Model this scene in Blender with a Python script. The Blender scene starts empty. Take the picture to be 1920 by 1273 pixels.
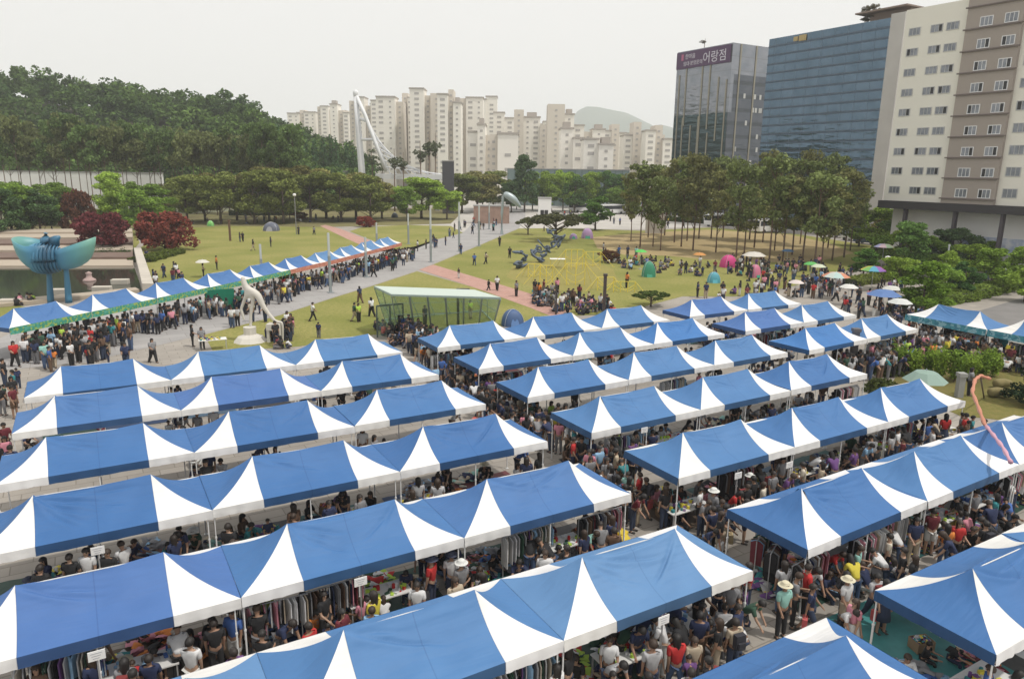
import bpy, bmesh, math, random
import numpy as np
from mathutils import Vector, Matrix
random.seed(7); rng = np.random.default_rng(7)
S = bpy.context.scene
COL = S.collection
R = math.radians

# ------------------------------------------------------------------ camera
FPX, TILT, ROLL, CAMH = 1364.75, R(13.14), R(.758), 12.395
cam = bpy.data.cameras.new('camera'); camo = bpy.data.objects.new('camera', cam); COL.objects.link(camo)
cam.sensor_fit = 'HORIZONTAL'; cam.sensor_width = 36; cam.lens = 36 * FPX / 1920
cam.clip_start = .1; cam.clip_end = 20000
_f = Vector((0, math.cos(TILT), -math.sin(TILT))); _u0 = Vector((0, math.sin(TILT), math.cos(TILT))); _r0 = Vector((1, 0, 0))
_c, _s = math.cos(ROLL), math.sin(ROLL)
_r = _r0 * _c + _u0 * _s          # roll so that the far horizon drops a little to the right
_u = _u0 * _c - _r0 * _s
_m = Matrix((_r, _u, -_f)).transposed().to_4x4(); _m.translation = Vector((0, 0, CAMH))
camo.matrix_world = _m; S.camera = camo

# ------------------------------------------------------------------ sky and sun
SUN_EL, SUN_AZ = R(62), R(112)      # azimuth clockwise from +Y
w = bpy.data.worlds.new('World'); S.world = w; w.use_nodes = True
nt = w.node_tree; nt.nodes.clear()
sky = nt.nodes.new('ShaderNodeTexSky'); sky.sky_type = 'NISHITA'; sky.sun_disc = False
sky.sun_elevation = SUN_EL; sky.sun_rotation = SUN_AZ; sky.dust_density = 6; sky.air_density = 1.5
b1 = nt.nodes.new('ShaderNodeBackground'); b1.inputs[1].default_value = .05
b2 = nt.nodes.new('ShaderNodeBackground'); b2.inputs[0].default_value = (1, .985, .955, 1); b2.inputs[1].default_value = .93
# thin overcast: bright near the horizon, a little dimmer overhead
tc = nt.nodes.new('ShaderNodeTexCoord'); sx = nt.nodes.new('ShaderNodeSeparateXYZ'); mr = nt.nodes.new('ShaderNodeMapRange')
nt.links.new(tc.outputs['Generated'], sx.inputs[0]); nt.links.new(sx.outputs[2], mr.inputs[0])
mr.inputs[1].default_value = 0; mr.inputs[2].default_value = .8; mr.inputs[3].default_value = .90; mr.inputs[4].default_value = 1.0
nt.links.new(mr.outputs[0], b2.inputs[1])
mx = nt.nodes.new('ShaderNodeMixShader'); mx.inputs[0].default_value = .88
wo = nt.nodes.new('ShaderNodeOutputWorld')
nt.links.new(sky.outputs[0], b1.inputs[0]); nt.links.new(b1.outputs[0], mx.inputs[1]); nt.links.new(b2.outputs[0], mx.inputs[2]); nt.links.new(mx.outputs[0], wo.inputs[0])
sl = bpy.data.lights.new('sun', 'SUN'); sl.energy = 2.3; sl.angle = R(2.5); sl.color = (1, .96, .89)
so = bpy.data.objects.new('sun', sl); COL.objects.link(so)
sd = Vector((math.sin(SUN_AZ) * math.cos(SUN_EL), math.cos(SUN_AZ) * math.cos(SUN_EL), math.sin(SUN_EL)))
so.rotation_euler = sd.to_track_quat('Z', 'Y').to_euler()
S.view_settings.view_transform = 'Standard'; S.view_settings.look = 'None'
S.view_settings.exposure = .18; S.view_settings.gamma = 1
S.cycles.max_bounces = 5; S.cycles.transparent_max_bounces = 12; S.cycles.volume_bounces = 1
S.cycles.glossy_bounces = 2; S.cycles.diffuse_bounces = 2; S.cycles.transmission_bounces = 3
try: S.cycles.use_denoising = True
except Exception: pass

# ------------------------------------------------------------------ photo geometry: where a pixel of the photograph lies in the place
def ray(u, v):
    du, dv = u - 960, v - 636.5
    a = du * _c + dv * _s; b = -du * _s + dv * _c
    x = a / FPX; y = -b / FPX
    return (x, math.cos(TILT) + y * math.sin(TILT), -math.sin(TILT) + y * math.cos(TILT))
def G(u, v, z=0.0):
    d = ray(u, v); k = (z - CAMH) / d[2]; return Vector((d[0] * k, d[1] * k, z))
def D(u, v, Y):
    d = ray(u, v); k = Y / d[1]; return Vector((d[0] * k, Y, CAMH + d[2] * k))
def PX(p):
    x, y, z = p[0], p[1], p[2] - CAMH
    Y = y * math.cos(TILT) - z * math.sin(TILT); Z = y * math.sin(TILT) + z * math.cos(TILT)
    if Y < .1: return (-9999, -9999)
    a = FPX * x / Y; b = -FPX * Z / Y
    return (960 + a * _c - b * _s, 636.5 + a * _s + b * _c)
GA = R(30.6); GC, GS = math.cos(GA), math.sin(GA)
def XY(a, b, z=0.0): return Vector((a * GC - b * GS, a * GS + b * GC, z))
def AB(p): return (p[0] * GC + p[1] * GS, -p[0] * GS + p[1] * GC)
def PA(u, v, A):                      # on the facade plane a = A
    d = ray(u, v); k = A / (d[0] * GC + d[1] * GS); return (AB((d[0] * k, d[1] * k))[1], CAMH + d[2] * k)
def zpix(base, v):                    # height over base whose image row is v
    lo, hi = -5, 200
    for _ in range(40):
        m = (lo + hi) / 2
        if PX((base[0], base[1], m))[1] > v: lo = m
        else: hi = m
    return lo

# ------------------------------------------------------------------ materials
MATS = {}
def mat(name, col=(.5, .5, .5), rough=.8, metal=0, noise=None, bump=None, objcol=False, rnd=0, spec=.5, rndisl=0, trans=0):
    """noise=(scale, amount, col2) mottles the colour in object space; bump=(scale, strength, distance)"""
    if name in MATS: return MATS[name]
    m = bpy.data.materials.new(name); m.use_nodes = True; n = m.node_tree; L = n.links
    p = n.nodes['Principled BSDF']; p.inputs['Roughness'].default_value = rough; p.inputs['Metallic'].default_value = metal
    p.inputs['Specular IOR Level'].default_value = spec
    src = None
    if objcol:
        oi = n.nodes.new('ShaderNodeObjectInfo'); src = oi.outputs['Color']
    else:
        rg = n.nodes.new('ShaderNodeRGB'); rg.outputs[0].default_value = (*col, 1); src = rg.outputs[0]
    tcn = n.nodes.new('ShaderNodeTexCoord')
    if noise:
        nz = n.nodes.new('ShaderNodeTexNoise'); nz.inputs['Scale'].default_value = noise[0]; nz.inputs['Detail'].default_value = 6
        L.new(tcn.outputs['Object'], nz.inputs['Vector'])
        cr = n.nodes.new('ShaderNodeMapRange'); cr.inputs[1].default_value = .35; cr.inputs[2].default_value = .65; cr.inputs[3].default_value = 0; cr.inputs[4].default_value = noise[1]
        L.new(nz.outputs[0], cr.inputs[0])
        mxn = n.nodes.new('ShaderNodeMix'); mxn.data_type = 'RGBA'; L.new(cr.outputs[0], mxn.inputs[0]); L.new(src, mxn.inputs[6])
        if noise[2] is None:
            mu = n.nodes.new('ShaderNodeMix'); mu.data_type = 'RGBA'; mu.blend_type = 'MULTIPLY'; mu.inputs[0].default_value = 1
            L.new(src, mu.inputs[6]); mu.inputs[7].default_value = (.6, .6, .6, 1); L.new(mu.outputs[2], mxn.inputs[7])
        else: mxn.inputs[7].default_value = (*noise[2], 1)
        src = mxn.outputs[2]
    if rnd or rndisl:
        hs = n.nodes.new('ShaderNodeHueSaturation'); L.new(src, hs.inputs['Color'])
        add = None
        def mrn(out, amt):
            q = n.nodes.new('ShaderNodeMapRange'); q.inputs[3].default_value = 1 - amt; q.inputs[4].default_value = 1 + amt; L.new(out, q.inputs[0]); return q.outputs[0]
        outs = []
        if rnd:
            oi2 = n.nodes.new('ShaderNodeObjectInfo'); outs.append(mrn(oi2.outputs['Random'], rnd))
        if rndisl:
            ge = n.nodes.new('ShaderNodeNewGeometry'); outs.append(mrn(ge.outputs['Random Per Island'], rndisl))
        o = outs[0]
        if len(outs) == 2:
            mm = n.nodes.new('ShaderNodeMath'); mm.operation = 'MULTIPLY'; L.new(outs[0], mm.inputs[0]); L.new(outs[1], mm.inputs[1]); o = mm.outputs[0]
        L.new(o, hs.inputs['Value']); src = hs.outputs[0]
    L.new(src, p.inputs['Base Color'])
    if bump:
        nb = n.nodes.new('ShaderNodeTexNoise'); nb.inputs['Scale'].default_value = bump[0]; nb.inputs['Detail'].default_value = 5
        L.new(tcn.outputs['Object'], nb.inputs['Vector'])
        bp = n.nodes.new('ShaderNodeBump'); bp.inputs['Strength'].default_value = bump[1]; bp.inputs['Distance'].default_value = bump[2] if len(bump) > 2 else .05
        L.new(nb.outputs[0], bp.inputs['Height']); L.new(bp.outputs[0], p.inputs['Normal'])
    if trans:
        tr = n.nodes.new('ShaderNodeBsdfTranslucent'); L.new(src, tr.inputs[0])
        ms = n.nodes.new('ShaderNodeMixShader'); ms.inputs[0].default_value = trans
        L.new(p.outputs[0], ms.inputs[1]); L.new(tr.outputs[0], ms.inputs[2]); L.new(ms.outputs[0], n.nodes['Material Output'].inputs[0])
    MATS[name] = m; return m
def glassmat(name, tint, alpha, rough=.05):
    if name in MATS: return MATS[name]
    m = bpy.data.materials.new(name); m.use_nodes = True; n = m.node_tree; L = n.links; n.nodes.clear()
    t = n.nodes.new('ShaderNodeBsdfTransparent'); t.inputs[0].default_value = (*tint, 1)
    g = n.nodes.new('ShaderNodeBsdfGlossy'); g.inputs[1].default_value = rough; g.inputs[0].default_value = (.9, .95, .93, 1)
    d = n.nodes.new('ShaderNodeBsdfDiffuse'); d.inputs[0].default_value = (tint[0] * .6, tint[1] * .7, tint[2] * .62, 1)
    a = n.nodes.new('ShaderNodeMixShader'); a.inputs[0].default_value = .5; b = n.nodes.new('ShaderNodeMixShader'); b.inputs[0].default_value = alpha
    o = n.nodes.new('ShaderNodeOutputMaterial')
    L.new(g.outputs[0], a.inputs[1]); L.new(d.outputs[0], a.inputs[2]); L.new(t.outputs[0], b.inputs[1]); L.new(a.outputs[0], b.inputs[2]); L.new(b.outputs[0], o.inputs[0])
    MATS[name] = m; return m

# ------------------------------------------------------------------ mesh builder
class MB:
    def __init__(s): s.v = []; s.f = []; s.m = []
    def face(s, pts, mi=0):
        i = len(s.v); s.v += [tuple(p) for p in pts]; s.f.append(tuple(range(i, i + len(pts)))); s.m.append(mi)
    def add(s, V, F, mi=0):
        i = len(s.v); s.v += [tuple(p) for p in V]
        for f in F: s.f.append(tuple(k + i for k in f)); s.m.append(mi)
    def box(s, x0, x1, y0, y1, z0, z1, mi=0, M=None):
        V = [(x, y, z) for z in (z0, z1) for y in (y0, y1) for x in (x0, x1)]
        if M is not None: V = [M @ Vector(p) for p in V]
        s.add(V, [(0, 2, 3, 1), (4, 5, 7, 6), (0, 1, 5, 4), (2, 6, 7, 3), (0, 4, 6, 2), (1, 3, 7, 5)], mi)
    def tube(s, pts, rad, n=8, mi=0, cap=True):
        pts = [Vector(p) for p in pts]; rings = []
        if not hasattr(rad, '__len__'): rad = [rad] * len(pts)
        for i, p in enumerate(pts):
            d = (pts[min(i + 1, len(pts) - 1)] - pts[max(i - 1, 0)]).normalized()
            q = d.to_track_quat('Z', 'Y'); rings.append([p + q @ Vector((math.cos(2 * math.pi * k / n) * rad[i], math.sin(2 * math.pi * k / n) * rad[i], 0)) for k in range(n)])
        V = [v for r in rings for v in r]; F = []
        for i in range(len(pts) - 1):
            for k in range(n): F.append((i * n + k, i * n + (k + 1) % n, (i + 1) * n + (k + 1) % n, (i + 1) * n + k))
        if cap: F.append(tuple(range(n))[::-1]); F.append(tuple((len(pts) - 1) * n + k for k in range(n)))
        s.add(V, F, mi)
    def beam(s, a, b, w, h, mi=0):
        a, b = Vector(a), Vector(b); d = b - a; q = d.to_track_quat('Z', 'Y').to_matrix().to_4x4(); q.translation = a
        s.box(-w / 2, w / 2, -h / 2, h / 2, 0, d.length, mi, q)
    def lathe(s, prof, n=16, mi=0, c=(0, 0, 0)):
        V = []; F = []
        for r_, z in prof:
            for k in range(n): V.append((c[0] + r_ * math.cos(2 * math.pi * k / n), c[1] + r_ * math.sin(2 * math.pi * k / n), c[2] + z))
        for i in range(len(prof) - 1):
            for k in range(n): F.append((i * n + k, i * n + (k + 1) % n, (i + 1) * n + (k + 1) % n, (i + 1) * n + k))
        s.add(V, F, mi)
    def prism(s, poly, z0, z1, mi=0):
        n = len(poly); V = [(p[0], p[1], z0) for p in poly] + [(p[0], p[1], z1) for p in poly]
        F = [tuple(range(n))[::-1], tuple(range(n, 2 * n))] + [(k, (k + 1) % n, n + (k + 1) % n, n + k) for k in range(n)]
        s.add(V, F, mi)
    def mesh(s, name, mats, smooth=False):
        me = bpy.data.meshes.new(name); me.from_pydata(s.v, [], s.f); 
        for m in (mats if isinstance(mats, (list, tuple)) else [mats]): me.materials.append(m)
        me.polygons.foreach_set('material_index', s.m)
        if smooth: me.polygons.foreach_set('use_smooth', [True] * len(s.f))
        me.update(); return me
def link(name, me, parent=None, loc=None, rz=None, color=None):
    o = bpy.data.objects.new(name, me); COL.objects.link(o)
    if parent: o.parent = parent
    if loc is not None: o.location = loc
    if rz is not None: o.rotation_euler = (0, 0, rz)
    if color is not None: o.color = (*color, 1) if len(color) == 3 else color
    return o
def build(mb, name, mats, parent=None, smooth=False, **k): return link(name, mb.mesh(name, mats, smooth), parent, **k)
def tag(o, label, cat, group=None, kind=None):
    o['label'] = label; o['category'] = cat
    if group: o['group'] = group
    if kind: o['kind'] = kind
    return o
def struct(o): o['kind'] = 'structure'; return o
def thing(name, label, cat, loc=(0, 0, 0), rz=0, group=None):
    o = bpy.data.objects.new(name, None); COL.objects.link(o); o.location = loc; o.rotation_euler = (0, 0, rz); o.empty_display_size = .2
    return tag(o, label, cat, group)
def copy_tree(o, parent=None):
    c = o.copy(); COL.objects.link(c)
    if parent: c.parent = parent
    for ch in KIDS.get(o.name, []) or list(o.children): copy_tree(ch, c)
    return c
KIDS = {}
ORD = ['first', 'second', 'third', 'fourth', 'fifth', 'sixth', 'seventh', 'eighth', 'ninth', 'tenth', 'eleventh', 'twelfth', 'thirteenth', 'fourteenth', 'fifteenth', 'sixteenth', 'seventeenth', 'eighteenth', 'nineteenth', 'twentieth', 'twenty-first', 'twenty-second', 'twenty-third', 'twenty-fourth', 'twenty-fifth', 'twenty-sixth']
def ordlr(i, n): return f'{onat(i)} from the left' if i < n - i else f'{onat(n - 1 - i)} from the right'
def onat(i): return ORD[i] if i < len(ORD) else f'number {i+1}'

# ------------------------------------------------------------------ ground
def paving(name, c1, c2, sc, cell=None, mott=.5):
    m = bpy.data.materials.new(name); m.use_nodes = True; n = m.node_tree; L = n.links; p = n.nodes['Principled BSDF']; p.inputs['Roughness'].default_value = .9
    t = n.nodes.new('ShaderNodeTexCoord'); mp = n.nodes.new('ShaderNodeMapping'); mp.inputs['Rotation'].default_value = (0, 0, -GA); L.new(t.outputs['Object'], mp.inputs[0])
    a = n.nodes.new('ShaderNodeTexNoise'); a.inputs['Scale'].default_value = sc; a.inputs['Detail'].default_value = 8; a.inputs['Roughness'].default_value = .65; L.new(mp.outputs[0], a.inputs[0])
    r = n.nodes.new('ShaderNodeMapRange'); r.inputs[1].default_value = .3; r.inputs[2].default_value = .7; L.new(a.outputs[0], r.inputs[0])
    x = n.nodes.new('ShaderNodeMix'); x.data_type = 'RGBA'; x.inputs[6].default_value = (*c1, 1); x.inputs[7].default_value = (*c2, 1); L.new(r.outputs[0], x.inputs[0]); src = x.outputs[2]
    if cell:
        b = n.nodes.new('ShaderNodeTexBrick'); b.inputs['Scale'].default_value = 1; b.inputs['Brick Width'].default_value = cell; b.inputs['Row Height'].default_value = cell / 2; b.inputs['Mortar Size'].default_value = .02
        b.inputs['Color1'].default_value = (1, 1, 1, 1); b.inputs['Color2'].default_value = (.86, .86, .86, 1); b.inputs['Mortar'].default_value = (.62, .6, .58, 1); L.new(mp.outputs[0], b.inputs[0])
        y = n.nodes.new('ShaderNodeMix'); y.data_type = 'RGBA'; y.blend_type = 'MULTIPLY'; y.inputs[0].default_value = 1; L.new(src, y.inputs[6]); L.new(b.outputs[0], y.inputs[7]); src = y.outputs[2]
    L.new(src, p.inputs[0]); return m
def turf(name, c1, c2, c3):
    m = bpy.data.materials.new(name); m.use_nodes = True; n = m.node_tree; L = n.links; p = n.nodes['Principled BSDF']; p.inputs['Roughness'].default_value = 1; p.inputs['Specular IOR Level'].default_value = .1
    t = n.nodes.new('ShaderNodeTexCoord')
    def nz(s, d=6):
        a = n.nodes.new('ShaderNodeTexNoise'); a.inputs['Scale'].default_value = s; a.inputs['Detail'].default_value = d; L.new(t.outputs['Object'], a.inputs[0])
        r = n.nodes.new('ShaderNodeMapRange'); r.inputs[1].default_value = .38; r.inputs[2].default_value = .62; L.new(a.outputs[0], r.inputs[0]); return r.outputs[0]
    def mixc(f, a, b):
        x = n.nodes.new('ShaderNodeMix'); x.data_type = 'RGBA'; L.new(f, x.inputs[0])
        for s_, i in ((a, 6), (b, 7)):
            if isinstance(s_, tuple): x.inputs[i].default_value = (*s_, 1)
            else: L.new(s_, x.inputs[i])
        return x.outputs[2]
    s1 = mixc(nz(.12), c1, c2); hf = n.nodes.new('ShaderNodeMath'); hf.operation = 'MULTIPLY'; hf.inputs[1].default_value = .55; L.new(nz(3.5, 8), hf.inputs[0])
    s2 = mixc(hf.outputs[0], s1, c3); L.new(s2, p.inputs[0])
    b = n.nodes.new('ShaderNodeBump'); b.inputs['Strength'].default_value = .6; b.inputs['Distance'].default_value = .08
    q = n.nodes.new('ShaderNodeTexNoise'); q.inputs['Scale'].default_value = 9; q.inputs['Detail'].default_value = 4; L.new(t.outputs['Object'], q.inputs[0]); L.new(q.outputs[0], b.inputs['Height']); L.new(b.outputs[0], p.inputs['Normal'])
    return m
PLAZA = paving('plaza_stone', (.28, .255, .225), (.37, .335, .295), .35, 1.2)
PROM = paving('promenade_stone', (.30, .29, .285), (.37, .355, .345), .25, 2.4)
BRICK = paving('brick_path', (.42, .235, .19), (.50, .30, .25), .8, .6)
PALE = paving('pale_concrete', (.42, .395, .36), (.52, .49, .45), .15, 3)
ASPH = paving('asphalt', (.15, .145, .14), (.20, .19, .185), .5)
TURF = turf('lawn_turf', (.215, .215, .062), (.295, .265, .095), (.15, .175, .045))
DIRT = turf('bare_earth', (.34, .25, .14), (.40, .30, .17), (.30, .26, .11))
FARG = paving('far_ground', (.10, .12, .055), (.20, .19, .13), .02)
def sheet(name, pts, z, m, px=True):
    P_ = [G(*p) if (px and len(p) == 2) else Vector((p[0], p[1], 0)) for p in pts]
    bm = bmesh.new(); vs = [bm.verts.new((p[0], p[1], z)) for p in P_]; f = bm.faces.new(vs); bmesh.ops.triangulate(bm, faces=[f])
    bmesh.ops.recalc_face_normals(bm, faces=bm.faces)
    for f in bm.faces:
        if f.normal.z < 0: f.normal_flip()
    me = bpy.data.meshes.new(name); bm.to_mesh(me); bm.free(); me.materials.append(m); return struct(link(name, me))
mb = MB(); mb.face([(-2500, -60, 0), (2500, -60, 0), (2500, 4500, 0), (-2500, 4500, 0)]); struct(build(mb, 'ground', FARG))
sheet('plaza', [(-70, -30), (75, -30), (95, 60), (120, 190), (110, 270), (-40, 260), (-80, 150), (-80, 40)], .004, PLAZA, px=False)
sheet('far_plaza', [(700, 425), (780, 408), (850, 395), (870, 372), (1010, 368), (1600, 385), (1640, 420), (1500, 432), (1330, 425), (1200, 430), (1050, 430), (973, 428), (900, 432), (860, 436), (845, 426)], .008, PALE)
sheet('promenade', [(-60, 662), (-60, 700), (160, 680), (383, 627), (520, 592), (640, 553), (700, 535), (786, 506), (810, 495.5), (900, 459), (973, 428), (985, 410), (985, 388), (930, 388), (890, 415), (868, 437), (815, 452), (760, 475), (690, 470), (560, 520), (300, 570), (20, 625)], .012, PROM)
sheet('lawn', [(255, 470), (300, 440), (345, 428), (420, 424), (615, 426), (700, 464), (700, 474), (560, 505), (440, 530), (330, 545), (285, 530)], .016, TURF)
sheet('lawn', [(655, 434), (680, 426), (760, 422), (845, 424), (868, 437), (815, 450), (780, 462), (745, 468), (725, 462)], .016, TURF)
sheet('lawn', [(383, 628), (520, 593), (640, 554), (700, 536), (782, 509), (886.5, 538.6), (993, 577), (1030, 592), (940, 612), (770, 630), (700, 628), (560, 650), (400, 660)], .016, TURF)
sheet('lawn', [(812, 496.5), (900, 460), (973, 429), (1050, 428), (1200, 433), (1330, 427), (1500, 440), (1640, 462), (1650, 480), (1560, 520), (1400, 556), (1280, 556), (1150, 590), (1080, 592), (1011, 556), (925, 530)], .016, TURF)
sheet('bare_earth_patch', [(1110, 445), (1200, 437), (1330, 431), (1480, 440), (1560, 458), (1600, 475), (1545, 488), (1450, 492), (1340, 488), (1250, 480), (1170, 478), (1120, 466)], .020, DIRT)
sheet('worn_grass_patch', [(960, 500), (1010, 486), (1080, 478), (1150, 505), (1160, 530), (1090, 548), (1000, 540), (950, 520)], .020, turf('worn_grass', (.255, .225, .075), (.30, .255, .095), (.21, .21, .06)))
sheet('brick_path', [(786, 506), (812, 496.5), (925, 530), (1011, 556), (1080, 592), (1030, 592), (993, 577), (886.5, 538.6)], .022, BRICK)
sheet('brick_path', [(610, 422), (640, 430), (720, 462), (700, 470), (650, 448), (600, 424)], .022, BRICK)
sheet('road', [(1560, 380), (1700, 420), (1760, 440), (1920, 462), (2050, 480), (2050, 520), (1900, 492), (1700, 470), (1560, 440), (1500, 424), (1330, 410), (1000, 384), (1000, 374), (1330, 384)], .012, ASPH)
sheet('asphalt_path', [(1760, 610), (1830, 585), (1925, 556), (2050, 520), (2050, 640), (1925, 640)], .012, ASPH)
sheet('garden_soil', [(1670, 722), (1690, 690), (1790, 672), (2000, 650), (2200, 760), (1900, 790), (1800, 780)], .016, turf('garden_soil', (.15, .115, .05), (.20, .17, .06), (.11, .13, .035)))
sheet('lawn', [(-70, 452), (60, 440), (250, 432), (262, 455), (250, 470), (-70, 470)], .018, TURF)
sheet('lawn', [(-80, 590), (30, 572), (60, 578), (10, 600), (-80, 620)], .018, TURF)
sheet('park_floor', [(-80, 440), (60, 418), (260, 405), (450, 396), (800, 390), (870, 395), (845, 420), (615, 426), (420, 424), (300, 440), (250, 445), (-80, 455)], .0145, turf('park_floor', (.17, .14, .08), (.22, .20, .09), (.14, .14, .06)))
# ------------------------------------------------------------------ market canopies
ZE, ZR, TW, TL, INS = 2.15, 3.09, 1.45, 6.0, 1.5
def canvas(name, objcol, col=(.72, .725, .75)):
    m = bpy.data.materials.new(name); m.use_nodes = True; n = m.node_tree; L = n.links; p = n.nodes['Principled BSDF']; p.inputs['Roughness'].default_value = .62; p.inputs['Specular IOR Level'].default_value = .35
    t = n.nodes.new('ShaderNodeTexCoord'); oi = n.nodes.new('ShaderNodeObjectInfo')
    # world-varying offset so that no two canopies crease alike
    vm = n.nodes.new('ShaderNodeVectorMath'); vm.operation = 'MULTIPLY_ADD'; L.new(oi.outputs['Random'], vm.inputs[0]); vm.inputs[1].default_value = (37, 53, 11); L.new(t.outputs['Object'], vm.inputs[2])
    mp = n.nodes.new('ShaderNodeMapping'); mp.inputs['Rotation'].default_value = (0, 0, R(24)); mp.inputs['Scale'].default_value = (.3, 2.8, 1.2); L.new(vm.outputs[0], mp.inputs[0])
    a = n.nodes.new('ShaderNodeTexNoise'); a.inputs['Scale'].default_value = 1.5; a.inputs['Detail'].default_value = 2.2; L.new(mp.outputs[0], a.inputs[0])
    c = n.nodes.new('ShaderNodeTexNoise'); c.inputs['Scale'].default_value = 1.1; c.inputs['Detail'].default_value = 5; L.new(vm.outputs[0], c.inputs[0])
    bp = n.nodes.new('ShaderNodeBump'); bp.inputs['Strength'].default_value = .5; bp.inputs['Distance'].default_value = .10; L.new(a.outputs[0], bp.inputs['Height']); L.new(bp.outputs[0], p.inputs['Normal'])
    x = n.nodes.new('ShaderNodeMix'); x.data_type = 'RGBA'; x.blend_type = 'MULTIPLY'
    r = n.nodes.new('ShaderNodeMapRange'); r.inputs[1].default_value = .35; r.inputs[2].default_value = .7; r.inputs[3].default_value = .0; r.inputs[4].default_value = .8; L.new(c.outputs[0], r.inputs[0]); L.new(r.outputs[0], x.inputs[0])
    if objcol: L.new(oi.outputs['Color'], x.inputs[6]); x.inputs[7].default_value = (.86, .88, .90, 1)
    else:
        wm = n.nodes.new('ShaderNodeMix'); wm.data_type = 'RGBA'; L.new(oi.outputs['Random'], wm.inputs[0]); wm.inputs[6].default_value = (*col, 1); wm.inputs[7].default_value = (col[0] * .99, col[1] * .975, col[2] * .92, 1); L.new(wm.outputs[2], x.inputs[6]); x.inputs[7].default_value = (.93, .92, .90, 1)
    sx_ = n.nodes.new('ShaderNodeSeparateXYZ'); L.new(t.outputs['Object'], sx_.inputs[0])      # stitched seams across the cloth
    cm = None
    for q0 in (3.0, 1.5, 4.5):
        c1 = n.nodes.new('ShaderNodeMath'); c1.operation = 'COMPARE'; c1.inputs[1].default_value = q0; c1.inputs[2].default_value = .014; L.new(sx_.outputs[0], c1.inputs[0])
        if cm is None: cm = c1.outputs[0]
        else: c2 = n.nodes.new('ShaderNodeMath'); c2.operation = 'MAXIMUM'; L.new(cm, c2.inputs[0]); L.new(c1.outputs[0], c2.inputs[1]); cm = c2.outputs[0]
    y = n.nodes.new('ShaderNodeMix'); y.data_type = 'RGBA'; y.blend_type = 'MULTIPLY'; L.new(cm, y.inputs[0]); L.new(x.outputs[2], y.inputs[6]); y.inputs[7].default_value = (.80, .82, .85, 1); x = y
    L.new(x.outputs[2], p.inputs[0])
    tr = n.nodes.new('ShaderNodeBsdfTranslucent'); L.new(x.outputs[2], tr.inputs[0]); ms = n.nodes.new('ShaderNodeMixShader'); ms.inputs[0].default_value = .06
    L.new(p.outputs[0], ms.inputs[1]); L.new(tr.outputs[0], ms.inputs[2]); L.new(ms.outputs[0], n.nodes['Material Output'].inputs[0]); return m
BLUEC = canvas('blue_canvas', True); WHITEC = canvas('white_canvas', False, (.76, .76, .775))
STEEL = mat('galvanised_steel', (.55, .56, .57), .4, .6)
PIPE = mat('white_pipe', (.7, .7, .69), .5)

def gsh(t): return .47 * t + .53 * t ** 2.6
def roof_mesh(seed):
    r_ = random.Random(seed); mb = MB(); n = 12
    sag = .05 + r_.random() * .05
    def fold(x, y, t):     # broad slack folds, none at the edges
        e = math.sin(math.pi * min(max(t, 0), 1))
        return e * (.018 * math.sin(2.1 * x + 1.7 * y + seed) + .012 * math.sin(5.3 * x - 3.1 * y + seed * 2))
    folds = [(r_.random() < .65, r_.uniform(.12, 1.25), r_.uniform(.035, .075), r_.uniform(.45, .95)) for _ in range((3, 7, 4, 10, 2, 6)[seed % 6])]
    folds = [(f[0] if seed % 3 else True, f[1] if seed % 2 else .2 + f[1] * .45, f[2], f[3]) for f in folds]
    def patch(top0, top1, bot0, bot1, mi, ridge=False):
        n = 56 if ridge else 12; V = []; F = []
        for j in range(n + 1):
            t = j / n
            for i in range(n + 1):
                s_ = i / n
                tx = top0[0] + (top1[0] - top0[0]) * s_; bx = bot0[0] + (bot1[0] - bot0[0]) * s_; by = bot0[1] + (bot1[1] - bot0[1]) * s_
                x = bx + (tx - bx) * t; y = by * (1 - t)
                zr = ZR - (sag * math.sin(math.pi * s_) * 1.0 if ridge else 0)
                z = ZE + (zr - ZE) * gsh(t) + fold(x, y, t) * (math.sin(math.pi * s_) if True else 1) * 1.6
                if ridge:                 # sharp pulled creases that fan out from the peaks
                    for lf, a_, dp, ln in folds:
                        dx, dt = (s_ if lf else 1 - s_), 1 - t; ang = math.atan2(dt, dx + 1e-6); ds = math.hypot(dx, dt)
                        dd = ds * math.sin(ang - a_ + .15 * ds); k_ = math.sin(math.pi * min(1, ds / ln)) if ds < ln else 0
                        z -= dp * k_ * (math.exp(-(dd / .019) ** 2) - .45 * math.exp(-((dd - .05) / .03) ** 2))
                V.append((x, y, z))
        for j in range(n):
            for i in range(n):
                a = j * (n + 1) + i
                F.append((a, a + 1, a + n + 2, a + n + 1))
        mb.add(V, F, mi)
    A, B = (INS, 0), (TL - INS, 0)
    g = .02
    for sy in (-1, 1):
        y = sy * TW
        patch(A, B, (INS, y), (TL - INS, y), 0, True)
        patch(A, A, (g, y), (INS, y), 1); patch(B, B, (TL - INS, y), (TL - g, y), 1)
    patch(A, A, (g, -TW), (g, TW), 0); patch(B, B, (TL - g, -TW), (TL - g, TW), 0)
    me = mb.mesh('roof', [BLUEC, WHITEC], True)
    bm = bmesh.new(); bm.from_mesh(me); bmesh.ops.recalc_face_normals(bm, faces=bm.faces)
    bm.to_mesh(me); bm.free(); return me
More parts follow.
